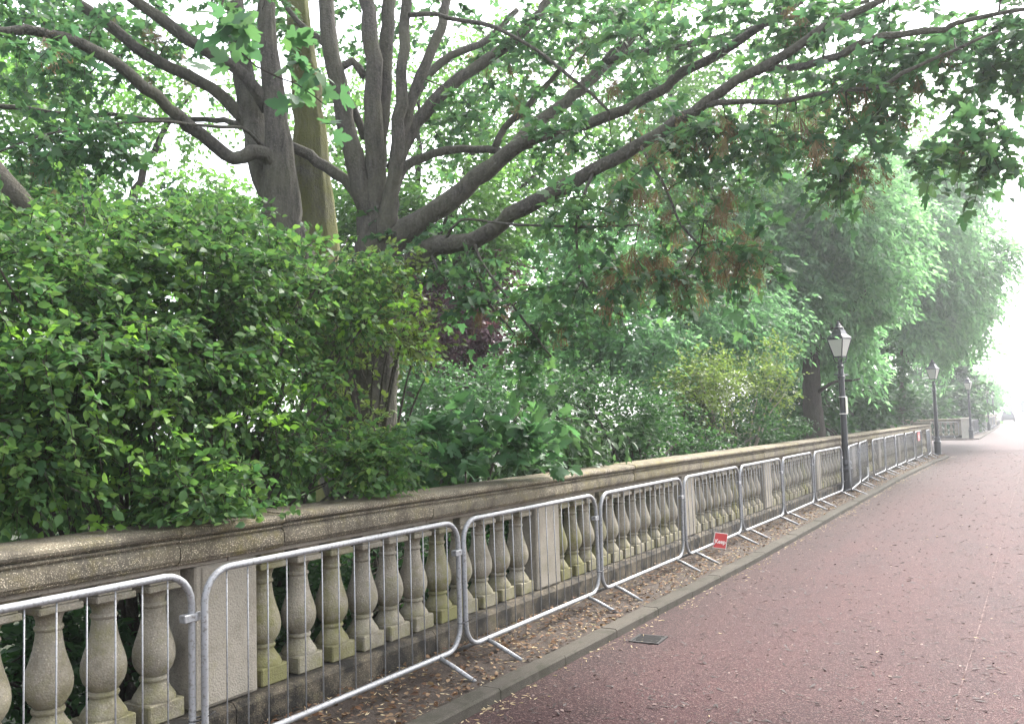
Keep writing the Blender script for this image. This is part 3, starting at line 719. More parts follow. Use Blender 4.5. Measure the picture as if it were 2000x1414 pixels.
class Wood:
    """skeleton that new twigs attach to"""
    def __init__(s): s.pts = []; s.rad = []; s.tw = MB()
    def limb(s, P, rad, step=.12, wob=.012):
        Q, r = smooth_path(P, rad, step); Q[1:-1] += rng.normal(0, wob, (len(Q)-2, 3))*np.minimum(1, r[1:-1, None]/.05)
        r = r*(1+rng.normal(0, .035, len(r))); s.pts += list(Q); s.rad += list(r); return Q, r
    def grow(s, T, thick=.006, mx=1.6, sag=.12, sides=4, order=True, draw=True):
        base = np.array(s.pts); T = np.array(T); dirs = np.zeros_like(T); used = np.zeros(len(T), bool)
        dmin = np.array([np.min(np.sum((base-t)**2, 1)) for t in T]); idx = np.argsort(dmin)
        cap = len(base)+len(T)*5; buf = np.zeros((cap, 3)); rb = np.zeros(cap); buf[:len(base)] = base; rb[:len(base)] = s.rad; m = len(base)
        for i in idx:
            t = T[i]; d2 = np.sum((buf[:m]-t)**2, 1); j = int(np.argmin(d2)); a = buf[j]; L = math.sqrt(d2[j])
            dirs[i] = (t-a)/(L+1e-6)
            if L > mx*2.2: continue
            used[i] = True
            k = np.linspace(0, 1, 5)[:, None]; mid = (a+t)/2+np.array([0, 0, sag*L])+rng.normal(0, .08*L, 3)
            path = (1-k)**2*a+2*k*(1-k)*mid+k*k*t
            r0 = min(rb[j]*.7, thick*(1+L*1.2)); r1 = max(.0025, r0*.45)
            if draw and not inwall(path): s.tw.tube(path, np.linspace(r0, r1, 5), sides, cap=False)
            buf[m:m+4] = path[1:]; rb[m:m+4] = np.linspace(r0, r1, 5)[1:]; m += 4
        s.pts = list(buf[:m]); s.rad = list(rb[:m]); return dirs, used

# ------------------------------------------------------------------ the big maple
def px_limb(pts):   # (px, py, depth, radius px)
    a = np.array(pts, float); return unproj(a[:, 0], a[:, 1], a[:, 2]), a[:, 3]*a[:, 2]/FPX*.88
base_m = unproj(700, 900, 9.4); base_m[2] = -.25
maple = empty('maple_tree', tuple(base_m), 0, 'big many-stemmed maple spreading over the balustrade, with hanging brown seed clusters', 'tree')
W = Wood()
def foot(pts):       # continue a stem down to the ground
    return pts
stems = {
 'trunk': [[(742, 1130, 9.35, 88), (728, 960, 9.35, 66), (726, 860, 9.35, 58), (728, 740, 9.35, 56), (726, 640, 9.35, 60), (735, 560, 9.3, 60), (742, 490, 9.3, 50), (738, 420, 9.3, 42)],
           [(690, 1130, 9.6, 80), (672, 930, 9.6, 58), (655, 780, 9.7, 55), (640, 680, 9.75, 50), (622, 560, 9.8, 46), (618, 450, 9.85, 44), (612, 350, 9.9, 38), (606, 240, 9.95, 32), (592, 110, 10, 26), (580, 0, 10.1, 22), (572, -120, 10.2, 18)],
           [(680, 960, 9.3, 50), (640, 760, 9.25, 46), (600, 600, 9.2, 46), (572, 500, 9.15, 45), (552, 410, 9.15, 42), (545, 320, 9.15, 32), (541, 240, 9.15, 25), (528, 130, 9.15, 20), (520, 20, 9.2, 18), (516, -140, 9.3, 14)]],
 'limb': [[(552, 420, 9.25, 36), (520, 330, 9.3, 34), (497, 240, 9.4, 28), (478, 150, 9.5, 23), (465, 60, 9.6, 20), (452, -60, 9.8, 17)],
  [(738, 440, 9.3, 36), (715, 396, 9.25, 26), (696, 320, 9.2, 24), (679, 253, 9.2, 21), (660, 160, 9.2, 20), (643, 79, 9.2, 19), (638, 0, 9.3, 18), (632, -130, 9.5, 14)],
  [(740, 450, 9.25, 34), (735, 376, 9.2, 23), (730, 240, 9.1, 20), (729, 120, 9.1, 19), (716, 0, 9.2, 16), (706, -120, 9.4, 13)],
  [(742, 320, 9.25, 16), (750, 200, 9.25, 16), (756, 100, 9.3, 15), (760, 0, 9.4, 14), (764, -120, 9.5, 11)],
  [(748, 470, 9.2, 30), (766, 376, 9.1, 17), (778, 277, 9, 15), (785, 158, 8.9, 13), (791, 59, 8.9, 12), (795, -20, 8.9, 11), (800, -140, 8.9, 9)],
  [(776, 290, 9.1, 13), (800, 210, 9.1, 12), (822, 150, 9.1, 12), (853, 79, 9.2, 11), (873, 0, 9.3, 10), (890, -90, 9.4, 8)],
  [(768, 330, 9.4, 17), (798, 261, 9.5, 16), (877, 170, 9.6, 15), (940, 127, 9.7, 13), (1016, 67, 9.8, 12), (1055, 24, 9.9, 11), (1110, -60, 10, 8)],
  [(780, 270, 9.6, 12), (800, 206, 9.8, 12), (845, 135, 10, 10), (901, 103, 10.1, 9), (956, 75, 10.3, 8), (1010, 20, 10.4, 6)],
  [(752, 400, 9.5, 16), (790, 329, 9.6, 11), (845, 301, 9.7, 10), (901, 293, 9.7, 9), (976, 295, 9.7, 8), (1040, 285, 9.7, 6)],
  [(966, 290, 9.7, 8), (985, 250, 9.8, 8), (1016, 222, 9.8, 8), (1045, 190, 9.9, 7), (1075, 158, 10, 6), (1130, 90, 10.2, 5)],
  [(745, 510, 9.25, 44), (774, 459, 9.2, 28), (838, 420, 9.1, 24), (909, 368, 9, 21), (980, 309, 8.9, 18), (1055, 265, 8.8, 15), (1115, 249, 8.75, 12), (1194, 226, 8.6, 12), (1253, 194, 8.5, 12), (1300, 170, 8.45, 11), (1336, 140, 8.4, 11), (1408, 104, 8.3, 10), (1471, 59, 8.2, 9), (1544, 18, 8.1, 8), (1620, -50, 8, 6)],
  [(985, 308, 8.9, 15), (1035, 253, 9.1, 14), (1090, 212, 9.3, 13), (1146, 162, 9.5, 14), (1194, 111, 9.7, 14), (1241, 59, 9.8, 13), (1289, 8, 10, 11), (1350, -60, 10.2, 9)],
  [(1180, 122, 9.6, 9), (1230, 106, 9.4, 9), (1300, 95, 9.2, 9), (1349, 86, 9.1, 8), (1399, 75, 9, 8), (1471, 58, 8.9, 7), (1535, 36, 8.8, 7), (1607, 23, 8.7, 6), (1698, 2, 8.6, 5)],
  [(750, 560, 9.2, 46), (794, 519, 9.05, 26), (853, 483, 8.9, 22), (940, 463, 8.7, 19), (996, 420, 8.55, 18), (1075, 380, 8.35, 17), (1154, 336, 8.15, 15), (1249, 285, 7.95, 14), (1300, 253, 7.85, 13), (1349, 222, 7.75, 13), (1413, 176, 7.6, 12), (1494, 131, 7.45, 11), (1548, 100, 7.35, 10), (1607, 54, 7.25, 9), (1675, 23, 7.15, 8), (1800, -40, 7, 6)],
  [(1500, 134, 7.45, 8), (1571, 127, 7.3, 9), (1643, 109, 7.2, 9), (1689, 81, 7.1, 9), (1761, 68, 6.95, 8), (1843, 57, 6.8, 7), (1870, 45, 6.75, 6), (1990, 20, 6.6, 5), (2080, 10, 6.5, 3)],
  [(1375, 206, 7.7, 8), (1444, 199, 7.5, 6), (1517, 199, 7.4, 6), (1589, 186, 7.25, 5), (1652, 176, 7.15, 5), (1716, 172, 7.05, 5), (1761, 145, 7, 5), (1833, 113, 6.9, 4), (1950, 60, 6.7, 3)],
  [(545, 330, 9.1, 20), (520, 300, 9.0, 17), (495, 300, 8.9, 17), (456, 309, 8.8, 15), (417, 283, 8.7, 15), (371, 244, 8.5, 15), (329, 209, 8.3, 14), (283, 170, 8.1, 14), (230, 127, 7.9, 13), (177, 95, 7.75, 13), (124, 74, 7.6, 12), (53, 62, 7.4, 11), (-30, 60, 7.2, 10), (-150, 40, 7, 7)],
  [(498, 260, 9.4, 17), (440, 192, 9.3, 14), (389, 159, 9.2, 13), (336, 131, 9.1, 13), (283, 106, 9, 13), (247, 78, 8.95, 13), (198, 39, 8.9, 12), (141, 0, 8.8, 11), (60, -70, 8.6, 9)],
  [(525, 215, 9.2, 16), (477, 148, 9, 13), (424, 110, 8.9, 14), (371, 81, 8.8, 14), (318, 39, 8.7, 13), (262, 0, 8.6, 12), (180, -80, 8.5, 9)],
  [(712, 398, 9.35, 14), (672, 353, 9.35, 13), (619, 315, 9.4, 13), (566, 283, 9.55, 12), (500, 250, 9.9, 9), (420, 235, 10.2, 6), (283, 233, 10.3, 5), (223, 223, 10.3, 5), (141, 226, 10.2, 6), (46, 212, 10, 6), (-40, 205, 9.8, 6)],
  [(515, 290, 9.1, 6), (495, 269, 8.9, 4), (474, 251, 8.8, 4), (407, 247, 8.5, 3.5), (318, 237, 8.2, 3.5), (247, 240, 8, 3), (177, 251, 7.8, 3), (88, 263, 7.6, 2.5), (0, 297, 7.4, 2)],
  [(648, 100, 9.2, 9), (619, 74, 9.3, 7), (583, 42, 9.4, 6), (551, 0, 9.5, 6), (520, -60, 9.6, 4)],
  [(655, 140, 9.2, 9), (685, 120, 9.25, 9), (712, 150, 9.2, 9)], [(666, 180, 9.2, 9), (690, 215, 9.3, 9), (712, 270, 9.3, 9)],
  [(800, 30, 8.9, 6), (850, 28, 8.8, 5), (877, 36, 8.8, 5), (940, 47, 8.7, 5), (996, 67, 8.6, 4.5), (1055, 103, 8.6, 4), (1095, 135, 8.5, 4), (1154, 182, 8.5, 4), (1190, 218, 8.5, 3)],
  [(1252, 288, 7.9, 4), (1290, 348, 7.8, 3.5), (1313, 398, 7.75, 3), (1327, 434, 7.7, 3), (1367, 480, 7.6, 2.5)],
  [(870, 470, 8.8, 4), (900, 430, 8.6, 3), (1012, 439, 8.3, 3), (1154, 443, 8, 3), (1249, 439, 7.8, 2)],
  [(908, 470, 8.7, 4), (915, 500, 8.6, 4), (942, 562, 8.5, 3.5), (957, 596, 8.4, 3), (1006, 652, 8.3, 2)],
  [(925, 466, 8.7, 4), (940, 510, 8.6, 3), (987, 577, 8.4, 3), (1032, 637, 8.3, 2.5), (1077, 697, 8.2, 2)],
  [(840, 492, 8.9, 3), (850, 516, 8.8, 3), (882, 574, 8.7, 2.5), (912, 596, 8.6, 2)],
  [(1160, 335, 8.1, 4), (1128, 420, 8, 3.5), (1130, 520, 7.95, 3), (1160, 580, 7.9, 2.5), (1220, 620, 7.8, 2)]]}
TW = NT  # placeholder name
for nm, group_ in stems.items():
    for gi, pts in enumerate(group_):
        if pts[-1][1] < -30:
            v = np.array(pts[-1][:2], float)-np.array(pts[-2][:2], float); v = v/np.linalg.norm(v)*170; x0, y0, d0, r0 = pts[-1]
            pts = pts+[(x0+v[0]+rng.normal(0, 15), y0+v[1], d0+.1, r0*.6), (x0+2.1*v[0]+rng.normal(0, 30), y0+2*v[1], d0+.15, max(1.5, r0*.22))]
        P, r = px_limb(pts); Q, r = W.limb(P, r, .12 if nm == 'limb' else .16, .01)
        m = MB(); m.tube(Q, r, 36 if nm == 'trunk' else (16 if r[0] > .05 else 8 if r[0] > .03 else 6), bump=.012 if r[0] > .05 else 0, lobe=.085 if nm == 'trunk' else .05 if r[0] > .05 else 0)
        mt = M['bark_moss'] if (nm == 'trunk' and gi == 1) else M['bark']
        o = at_root(m.obj(nm, mt, maple, None, True), maple)
        if nm == 'trunk' and gi == 1: o['label'] = 'straight pale stem streaked with yellow-green moss'
MAPLE_BLOBS = [
 # left
 (60, 110, 240, 90, 8.0, 1.2, 1.0), (330, 40, 230, 90, 9.2, 1.2, 1.0), (100, 250, 200, 80, 7.8, .9, 1.0), (200, 330, 240, 60, 9.0, 1.0, .8), (30, 20, 200, 80, 9, 1.2, .8),
 # middle
 (640, 60, 170, 90, 10.4, .9, .5), (900, 30, 200, 70, 9.8, 1.2, .8), (1010, 140, 160, 90, 10.5, 1.1, .9), (1140, 60, 140, 80, 9.8, 1.2, .8), (930, 230, 140, 60, 9.8, 1, .6),
 # right
 (1300, 60, 160, 90, 8.8, 1.2, .9), (1480, 40, 170, 90, 8.2, 1, .7), (1650, 70, 180, 80, 7.6, 1, .65), (1850, 50, 150, 80, 7.4, .9, .65), (1930, 170, 80, 80, 7.2, .5, .45), (1780, 170, 150, 70, 7.4, .7, .55), (1980, 60, 90, 90, 7.2, .5, .6),
 (1560, 210, 190, 70, 7.6, .7, .5), (1640, 310, 120, 70, 7.4, .5, .45), (1910, 290, 60, 40, 6.5, .35, .35), (1430, 260, 150, 60, 7.7, .6, .8),
 # drooping skirts
 (1150, 290, 180, 60, 8.5, .8, .55), (1300, 400, 150, 80, 7.9, .7, .42), (1400, 510, 105, 75, 7.6, .6, .6), (1170, 420, 130, 60, 8.1, .7, .32), (1140, 540, 120, 60, 8, .6, .3), (1260, 540, 100, 70, 7.9, .6, .38),
 (970, 560, 110, 60, 8.5, .5, .6), (1040, 650, 70, 60, 8.3, .4, .5), (850, 440, 70, 40, 9.2, .6, .35),
 # above the frame and over the road
 (150, -190, 420, 130, 8.8, 1.8, .4), (700, -200, 400, 130, 9.4, 1.8, .4), (1200, -190, 350, 130, 8.8, 1.8, .2), (1750, -150, 380, 130, 7, 1.6, .2), (200, -400, 420, 150, 9.2, 1.8, .4), (700, -430, 420, 160, 9.8, 1.8, .4), (1200, -380, 400, 140, 9.4, 1.8, .4), (1650, -260, 300, 110, 8, 1.5, .3), (-220, 120, 160, 220, 8, 1.5, .6), (2150, 100, 120, 150, 6.5, .8, .5)]
T, Cn = blob_points(MAPLE_BLOBS, 46, 0, 11, .42)
dirs, used = W.grow(T, .006, 1.5, .06)
T, Cn, dirs = T[used], Cn[used], dirs[used]
LV = Leaves()
D = nrm(nrm(dirs)*.8+nrm(T-Cn)*.3+rng.normal(0, .45, T.shape)+np.array([0, 0, -.15]))
for rep in range(2):
    Dr = nrm(D+rng.normal(0, .75, T.shape)*np.array([1, 1, .5]))
    end = LV.spray(T, Dr, rng.uniform(.22, .45, len(T)), 4, .092, 60, .3, .7, .45)
    for a, b in zip(T, end): W.tw.tube([a, (a+b)/2+np.array([0, 0, .02]), b], [.003, .0025, .0018], 3, cap=False)
# near sprig hanging in front of the stems
sp_p, _ = blob_points([(500, 110, 110, 90, 5.4, .25), (440, 60, 50, 60, 5.4, .2, .5), (600, 190, 60, 50, 5.4, .2, .5)], 9)
LV.spray(sp_p, nrm(rng.normal(0, 1, sp_p.shape)*np.array([1, 1, .3])), .16, 1, .13, 60, .3, .6, .45)
hp, hr = px_limb([(470, -260, 5.9, 3), (455, -60, 5.6, 2.4), (430, 40, 5.45, 2), (500, 130, 5.4, 2), (580, 165, 5.4, 1.6), (640, 210, 5.4, 1)])
Q, r = smooth_path(hp, hr, .1); W.tw.tube(Q, r, 5)
arr = LV.arrays()
arr = hero_leaves(arr, MAPLE, M['maple_leaf'], maple, 300)
at_root(leaf_object('crown', arr, MAPLE_L, M['maple_leaf'], maple), maple)
at_root(tag(W.tw.obj('twigs', M['twig'], maple), kind='stuff'), maple)
# hanging clusters of winged seeds
def seed_mesh(n):
    L = Leaves(); p = rng.normal(0, 1, (n, 3))*np.array([.036, .036, .045])-np.array([0, 0, .09])
    L.add(p, np.array([0, 0, -1.])+rng.normal(0, .5, (n, 3)), rng.normal(0, 1, (n, 3)), rng.uniform(.028, .045, n)); V, F = leaf_join(L.arrays(False), SAM)
    k = len(V); V = np.vstack([V, [[0, 0, .02]], V[::5]+np.array([.004, 0, 0])])        # thin stalks join the keys to one stem
    F = np.vstack([F, [(k, 5*i, k+1+i) for i in range(n)]])
    return np_mesh('seed_cluster', V, F, M['samara'])
SEEDS = [seed_mesh(44) for _ in range(5)]
px, py, dd = project(T)
wgt = np.where((px > 1180) & (py > 150) & (px < 1800), 1.0, .12)*np.where((px > 1180) & (py > 380), 2.2, 1)*np.where((px > 1900) | (px < 0) | (py < 0), .1, 1)
sel = rng.choice(len(T), 125, False, wgt/wgt.sum())
for i in sel:
    for q in range(2 if rng.random() < .6 else 1):
        o = link('seed_cluster', SEEDS[int(rng.integers(5))], maple, T[i]+rng.normal(0, .08, 3)-base_m); o.rotation_euler = (rng.normal(0, .25), rng.normal(0, .25), rng.uniform(0, 6)); s_ = rng.uniform(.9, 1.5); o.scale = (s_,)*3

# ------------------------------------------------------------------ generic trees and shrubs
def plant(name, label, cat, group, base, blobs, n_t, leaf, tmpl, mat, size, pairs, L, reps=2, trunk_r=.1, bark=None, droop=.3, ang=55, limbs=None, hero=0, shell=.3, flat=.7, max_draw=140, sub='trunk', jit=.35, tw_mat=None, heroname='leaf', down=-.1, twigs=False, clump=9, csg=.36, cull=None):
    base = np.array(base, float); root = empty(name, tuple(base), 0, label, cat, group)
    Wd = Wood(); bark = bark or M['bark_dark']
    cs = [unproj(b[0], b[1], b[4]) for b in blobs]; top = np.mean(cs, 0)
    m = MB()
    if limbs is None:
        if sub == 'trunk':
            fork = base+(top-base)*.45; fork[:2] = base[:2]+(top-base)[:2]*.2
            Q, r = Wd.limb([base, (base+fork)/2+rng.normal(0, .05, 3), fork], [trunk_r*1.25, trunk_r, trunk_r*.8], .2); m.tube(Q, r, 10, bump=.03)
            for c in cs:
                Q, r = Wd.limb([fork, fork*.5+c*.5+np.array([0, 0, .15*np.linalg.norm(c-fork)]), c], [trunk_r*.6, trunk_r*.35, trunk_r*.12], .25, .02); m.tube(Q, r, 7)
        else:
            for c in cs:
                for _ in range(3):
                    b0 = base+rng.normal(0, .25, 3)*np.array([1, 1, 0]); tgt = c+rng.normal(0, .25, 3)
                    Q, r = Wd.limb([b0, b0*.4+tgt*.6+np.array([0, 0, .35]), tgt], [trunk_r, trunk_r*.6, trunk_r*.2], .2, .015)
                    if not inwall(Q): m.tube(Q, r, 6)
    else:
        for pts in limbs:
            P, r = px_limb(pts); Q, r = Wd.limb(P, r, .2); m.tube(Q, r, 9, bump=.02)
    at_root(m.obj(sub, bark, root, None, True), root)
    T, C = blob_points(blobs, n_t, shell, clump, csg)
    nd = min(len(T), max_draw); pick = rng.permutation(len(T)); 
    d1, _ = Wd.grow(T[pick[:nd]], .008, 3, .1, 3); dirs = nrm(T-C); dirs[pick[:nd]] = d1
    LVp = Leaves()
    for rep in range(reps):
        Dr = nrm(dirs*.7+nrm(T-C)*.5+rng.normal(0, .6, T.shape)+np.array([0, 0, down]))
        st = T+rng.normal(0, L*.5, T.shape)
        end = LVp.spray(st, Dr, L*rng.uniform(.7, 1.3, len(T)), pairs, size, ang, droop, flat, jit)
        if twigs:
            for a, b in zip(st, end):
                if not inwall([a, b]): Wd.tw.tube([a, (a+b)/2+np.array([0, 0, droop*.12*L]), b], [.003, .0025, .0015], 3, cap=False)
    at_root(tag(Wd.tw.obj('twigs', tw_mat or M['twig'], root), kind='stuff'), root)
    arr = LVp.arrays()
    if cull: ok = ~((arr[0][:, 0] > cull[0]) & (arr[0][:, 2] < cull[1])); arr = tuple(a[ok] for a in arr)
    if hero: arr = hero_leaves(arr, tmpl, mat, root, hero, heroname)
    at_root(leaf_object('crown', arr, tmpl, mat, root), root)
    return root, T, C
def gpt(px, py, d, z=-.25):
    p = unproj(px, py, d); p[2] = z; return p

# big shrub overhanging the wall on the left
SHRUB = [(40, 560, 170, 130, 5.3, .6), (230, 520, 200, 120, 5.9, .6), (420, 560, 190, 130, 6.1, .6), (525, 640, 105, 110, 6.4, .5, .8), (120, 730, 200, 130, 5.0, .5, 1.1), (330, 740, 180, 130, 5.5, .5, 1.1),
         (480, 780, 120, 90, 6.0, .5, .7), (40, 890, 130, 90, 4.7, .3, .8), (200, 930, 110, 70, 5.4, .3, .22), (350, 960, 70, 45, 5.2, .25, .4), (480, 900, 110, 60, 6.2, .3, .2), (640, 760, 40, 60, 6.9, .3, .12), (735, 905, 45, 45, 6.5, .22, .5), (400, 970, 90, 40, 5.0, .2, .5), (610, 880, 80, 50, 7, .3, .2),
         (-150, 700, 160, 260, 4.8, .6, .9), (200, 440, 180, 60, 6.6, .5, .7), (420, 450, 120, 50, 6.9, .5, .6), (680, 620, 70, 50, 7.1, .4, .3), (690, 530, 90, 30, 7.2, .3, .3), (560, 530, 70, 40, 7, .3, .3)]
shrub_base = gpt(330, 900, 5.9)
shrub, T, C = plant('shrub', 'large leafy green shrub spilling over the balustrade on the left', 'shrub', None, shrub_base, SHRUB, 150, None, OVATE, M['privet_leaf'], .06, 5, .2, 2, .02, None, .4, 60, None, 300, .2, .55, 900, 'stems', twigs=True, clump=14, csg=.42)
# bright young shoots of the shrub
LVs = Leaves(); shoots = [(520, 795, 5.55), (420, 860, 4.95), (285, 690, 5.0), (270, 760, 5.0), (210, 850, 4.75), (440, 770, 5.5), (560, 720, 6), (340, 900, 5.2), (60, 690, 4.7), (30, 780, 4.6), (150, 1010, 4.6), (350, 1010, 5.1), (180, 1030, 4.7), (480, 660, 5.6), (730, 610, 6.7), (790, 580, 6.9), (840, 640, 7), (700, 560, 6.8), (760, 660, 6.8), (650, 900, 6.6), (330, 560, 5.5)]
a_ = np.array(shoots); sp_ = unproj(a_[:, 0], a_[:, 1], a_[:, 2]); 
for q in range(3): LVs.spray(sp_+rng.normal(0, .08, sp_.shape), nrm(CR[None]*rng.normal(0, .8, (len(sp_), 1))+np.array([.25, .1, -.1])+rng.normal(0, .3, sp_.shape)), .2, 5, .055, 55, .3, .6, .3)
o = at_root(leaf_object('young_shoots', LVs.arrays(), OVATE, M['lime_leaf'], shrub), shrub); o['label'] = 'pale lime young shoots'
# climber growth on the maple trunks
plant('climbing_shrub', 'yellow-green leafy climber growing over the foot of the maple stems', 'shrub', None, gpt(720, 900, 8.4), [(690, 600, 90, 60, 8.4, .5, .8), (790, 640, 60, 60, 8.3, .5, .5), (660, 700, 50, 60, 8.5, .3, .25), (610, 560, 70, 50, 8.5, .4, .5), (745, 540, 60, 40, 8.6, .3, .4), (690, 860, 80, 60, 8.4, .4, .5)], 90, None, OVATE, M['yellow_leaf'], .06, 4, .2, 2, .02, None, .25, 58, None, 0, .2, .6, 300, 'stems', twigs=True)
# maple sapling and laurel by the wall
plant('maple_sapling', 'young maple with broad dark green leaves standing just over the balustrade', 'sapling', None, gpt(880, 1000, 7.9), [(850, 890, 90, 50, 7.6, .35), (960, 880, 100, 50, 8.0, .35), (870, 820, 70, 40, 8.1, .3, .4), (1040, 840, 60, 40, 8.6, .4, .4)], 22, None, MAPLE, M['sapling_leaf'], .13, 2, .2, 2, .02, None, .3, 60, None, 150, .1, .75, 200, 'stems', twigs=True)
plant('laurel_shrub', 'dark laurel with long drooping leaves leaning on the balustrade', 'shrub', None, gpt(1080, 960, 10.3), [(1060, 855, 80, 45, 10, .4), (1110, 870, 40, 30, 10.2, .3, .5), (1020, 880, 50, 30, 9.8, .3, .4)], 60, None, LAUREL, M['laurel_leaf'], .12, 5, .35, 2, .02, None, .7, 35, None, 60, .1, .5, 200, 'stems', down=-.4, twigs=True)
# leaves low behind the balusters
def wblob(x, y, z, r, dr, wt=1):
    a, b_, d = project(np.array([[x, y, z]])); return (float(a[0]), float(b_[0]), r*FPX/float(d[0]), r*.8*FPX/float(d[0]), float(d[0]), dr, wt)
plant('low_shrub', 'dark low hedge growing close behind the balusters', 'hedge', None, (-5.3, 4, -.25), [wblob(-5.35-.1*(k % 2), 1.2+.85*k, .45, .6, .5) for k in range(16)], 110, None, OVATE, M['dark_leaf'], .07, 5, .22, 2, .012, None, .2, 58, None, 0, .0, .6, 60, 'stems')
# mid-ground
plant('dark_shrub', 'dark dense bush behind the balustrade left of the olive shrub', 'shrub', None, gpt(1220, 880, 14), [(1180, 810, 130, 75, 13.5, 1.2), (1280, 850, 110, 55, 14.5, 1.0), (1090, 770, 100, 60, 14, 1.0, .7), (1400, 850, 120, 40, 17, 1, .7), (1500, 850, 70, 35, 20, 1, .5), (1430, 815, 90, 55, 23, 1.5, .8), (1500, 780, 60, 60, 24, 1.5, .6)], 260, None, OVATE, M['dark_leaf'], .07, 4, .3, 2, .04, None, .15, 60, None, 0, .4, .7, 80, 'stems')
plant('pale_shrub', 'pale fresh green bush right of the maple trunk', 'shrub', None, gpt(880, 900, 13), [(880, 770, 110, 60, 13, 1), (850, 850, 90, 60, 12.5, 1, .7), (980, 780, 80, 60, 14, 1, .8)], 200, None, OVATE, M['mid_leaf'], .07, 4, .3, 2, .04, None, .15, 60, None, 0, .4, .7, 60, 'stems')
plant('purple_tree', 'purple-leaved small tree beyond the maple trunk', 'tree', None, gpt(930, 900, 18), [(930, 650, 70, 60, 18, 1.5), (950, 720, 50, 40, 18, 1, .4), (960, 560, 60, 50, 18.5, 1.5, .5), (880, 620, 50, 40, 17.5, 1, .4)], 220, None, OVATE, M['purple_leaf'], .09, 4, .4, 2, .1, None, .2, 60)
plant('olive_shrub', 'yellow-olive twiggy shrub with bare dead stems', 'shrub', None, gpt(1440, 900, 18), [(1420, 770, 90, 70, 18, 1.5), (1500, 740, 50, 50, 18.5, 1, .5), (1350, 760, 60, 60, 17.5, 1, .5)], 200, None, OVATE, M['yellow_leaf'], .065, 4, .35, 2, .03, M['deadtwig'], .15, 50, None, 0, .2, .6, 250, 'stems', tw_mat=M['deadtwig'])
def tree(label, base, blobs, n_t, mat, size, L=.5, reps=2, trunk_r=.2, tmpl=OVATE, pairs=4, **kw):
    return plant('broadleaf_tree', label, 'tree', 'trees behind the balustrade', base, blobs, n_t, None, tmpl, mat, size, pairs, L, reps, trunk_r, **kw)
tree('bright green tree standing right of the purple tree', gpt(1150, 900, 21), [(1130, 560, 130, 90, 21, 2.2), (1200, 650, 130, 90, 20, 2, 1), (1080, 660, 90, 80, 20, 1.8, .8), (1230, 500, 110, 90, 22, 2, .8), (1100, 470, 120, 70, 22, 2, .7)], 330, M['bright_leaf'], .10, .45)
tree('fresh green spreading tree between the bright tree and the willow-like tree', gpt(1390, 900, 22), [(1330, 620, 120, 60, 21, 2), (1420, 560, 110, 90, 23, 2), (1350, 460, 110, 90, 24, 2), (1440, 660, 100, 50, 21, 1.8, .7), (1260, 690, 100, 40, 19.5, 1.5, .6)], 330, M['weeping_leaf'], .15, .55, 2, .2, LANCE, 5, droop=.5)
tree('pale canopy tree rising behind the left shrub', gpt(150, 950, 16), [(60, 300, 230, 110, 15, 2), (250, 390, 190, 70, 15, 2), (430, 400, 110, 70, 15, 2, .8), (-100, 400, 200, 150, 14, 2), (120, 130, 250, 110, 16, 2, .7), (380, 170, 170, 110, 17, 2, .45)], 260, M['back_leaf'], .11, .45, 2, .22)
tree('pale canopy tree filling the gaps behind the maple stems', gpt(800, 950, 19), [(680, 330, 160, 100, 18, 2, .5), (880, 400, 160, 90, 18, 2, .8), (820, 180, 200, 130, 19, 2, .45), (1060, 330, 170, 100, 19, 2, .7), (1000, 160, 200, 120, 20, 2, .5), (720, 460, 120, 70, 18, 1.5, .9), (900, 500, 100, 50, 18, 1.5, .7)], 340, M['back_leaf'], .12, .45, 2, .22)
tree('high pale canopy tree behind the long right limbs', gpt(1330, 950, 24), [(1250, 350, 160, 90, 23, 2.5, .9), (1400, 330, 150, 90, 24, 2.5, .9), (1230, 160, 190, 120, 23, 2.5, .5), (1480, 150, 200, 110, 24, 2.5, .6), (1300, 30, 220, 100, 24, 2, .5), (1600, 250, 160, 80, 25, 2, .6)], 350, M['back_leaf'], .14, .5, 2, .25)
# long-leaved trees on the right
WT = 'drooping long-leaved trees on the right'
plant('long_leaved_tree', 'tall long-leaved tree behind the nearest lamp with dark trunk', 'tree', WT, gpt(1585, 900, 27), [(1640, 330, 140, 80, 27, 2.5), (1560, 400, 150, 90, 26.5, 2.5), (1700, 420, 120, 100, 28, 2.5), (1500, 500, 110, 90, 26, 2.2), (1640, 520, 120, 90, 26.5, 2.5), (1530, 600, 90, 70, 26.5, 2), (1660, 620, 90, 60, 28, 2), (1460, 420, 90, 80, 27, 2, .7), (1600, 710, 120, 40, 30, 2, .4)], 420, None, LANCE, M['weeping_leaf'], .21, 5, .6, 2, .27, droop=.5, ang=50, max_draw=200, down=-.3, shell=.2, clump=16, csg=.34, cull=(-4.5, 4.6),
      limbs=[[(1592, 870, 27, 26), (1586, 780, 27, 20), (1584, 700, 27, 19), (1590, 620, 27, 16), (1600, 520, 27, 12), (1620, 400, 27, 7), (1640, 330, 27, 4)], [(1586, 680, 27, 9), (1640, 630, 26.5, 7), (1700, 560, 27, 5), (1760, 520, 27.5, 3)], [(1590, 620, 27, 8), (1550, 560, 26.5, 6), (1500, 480, 26, 4)], [(1598, 540, 27, 8), (1680, 470, 27, 5), (1740, 420, 27, 3)], [(1588, 780, 27, 5), (1620, 750, 26.5, 4), (1680, 740, 26, 2)]])
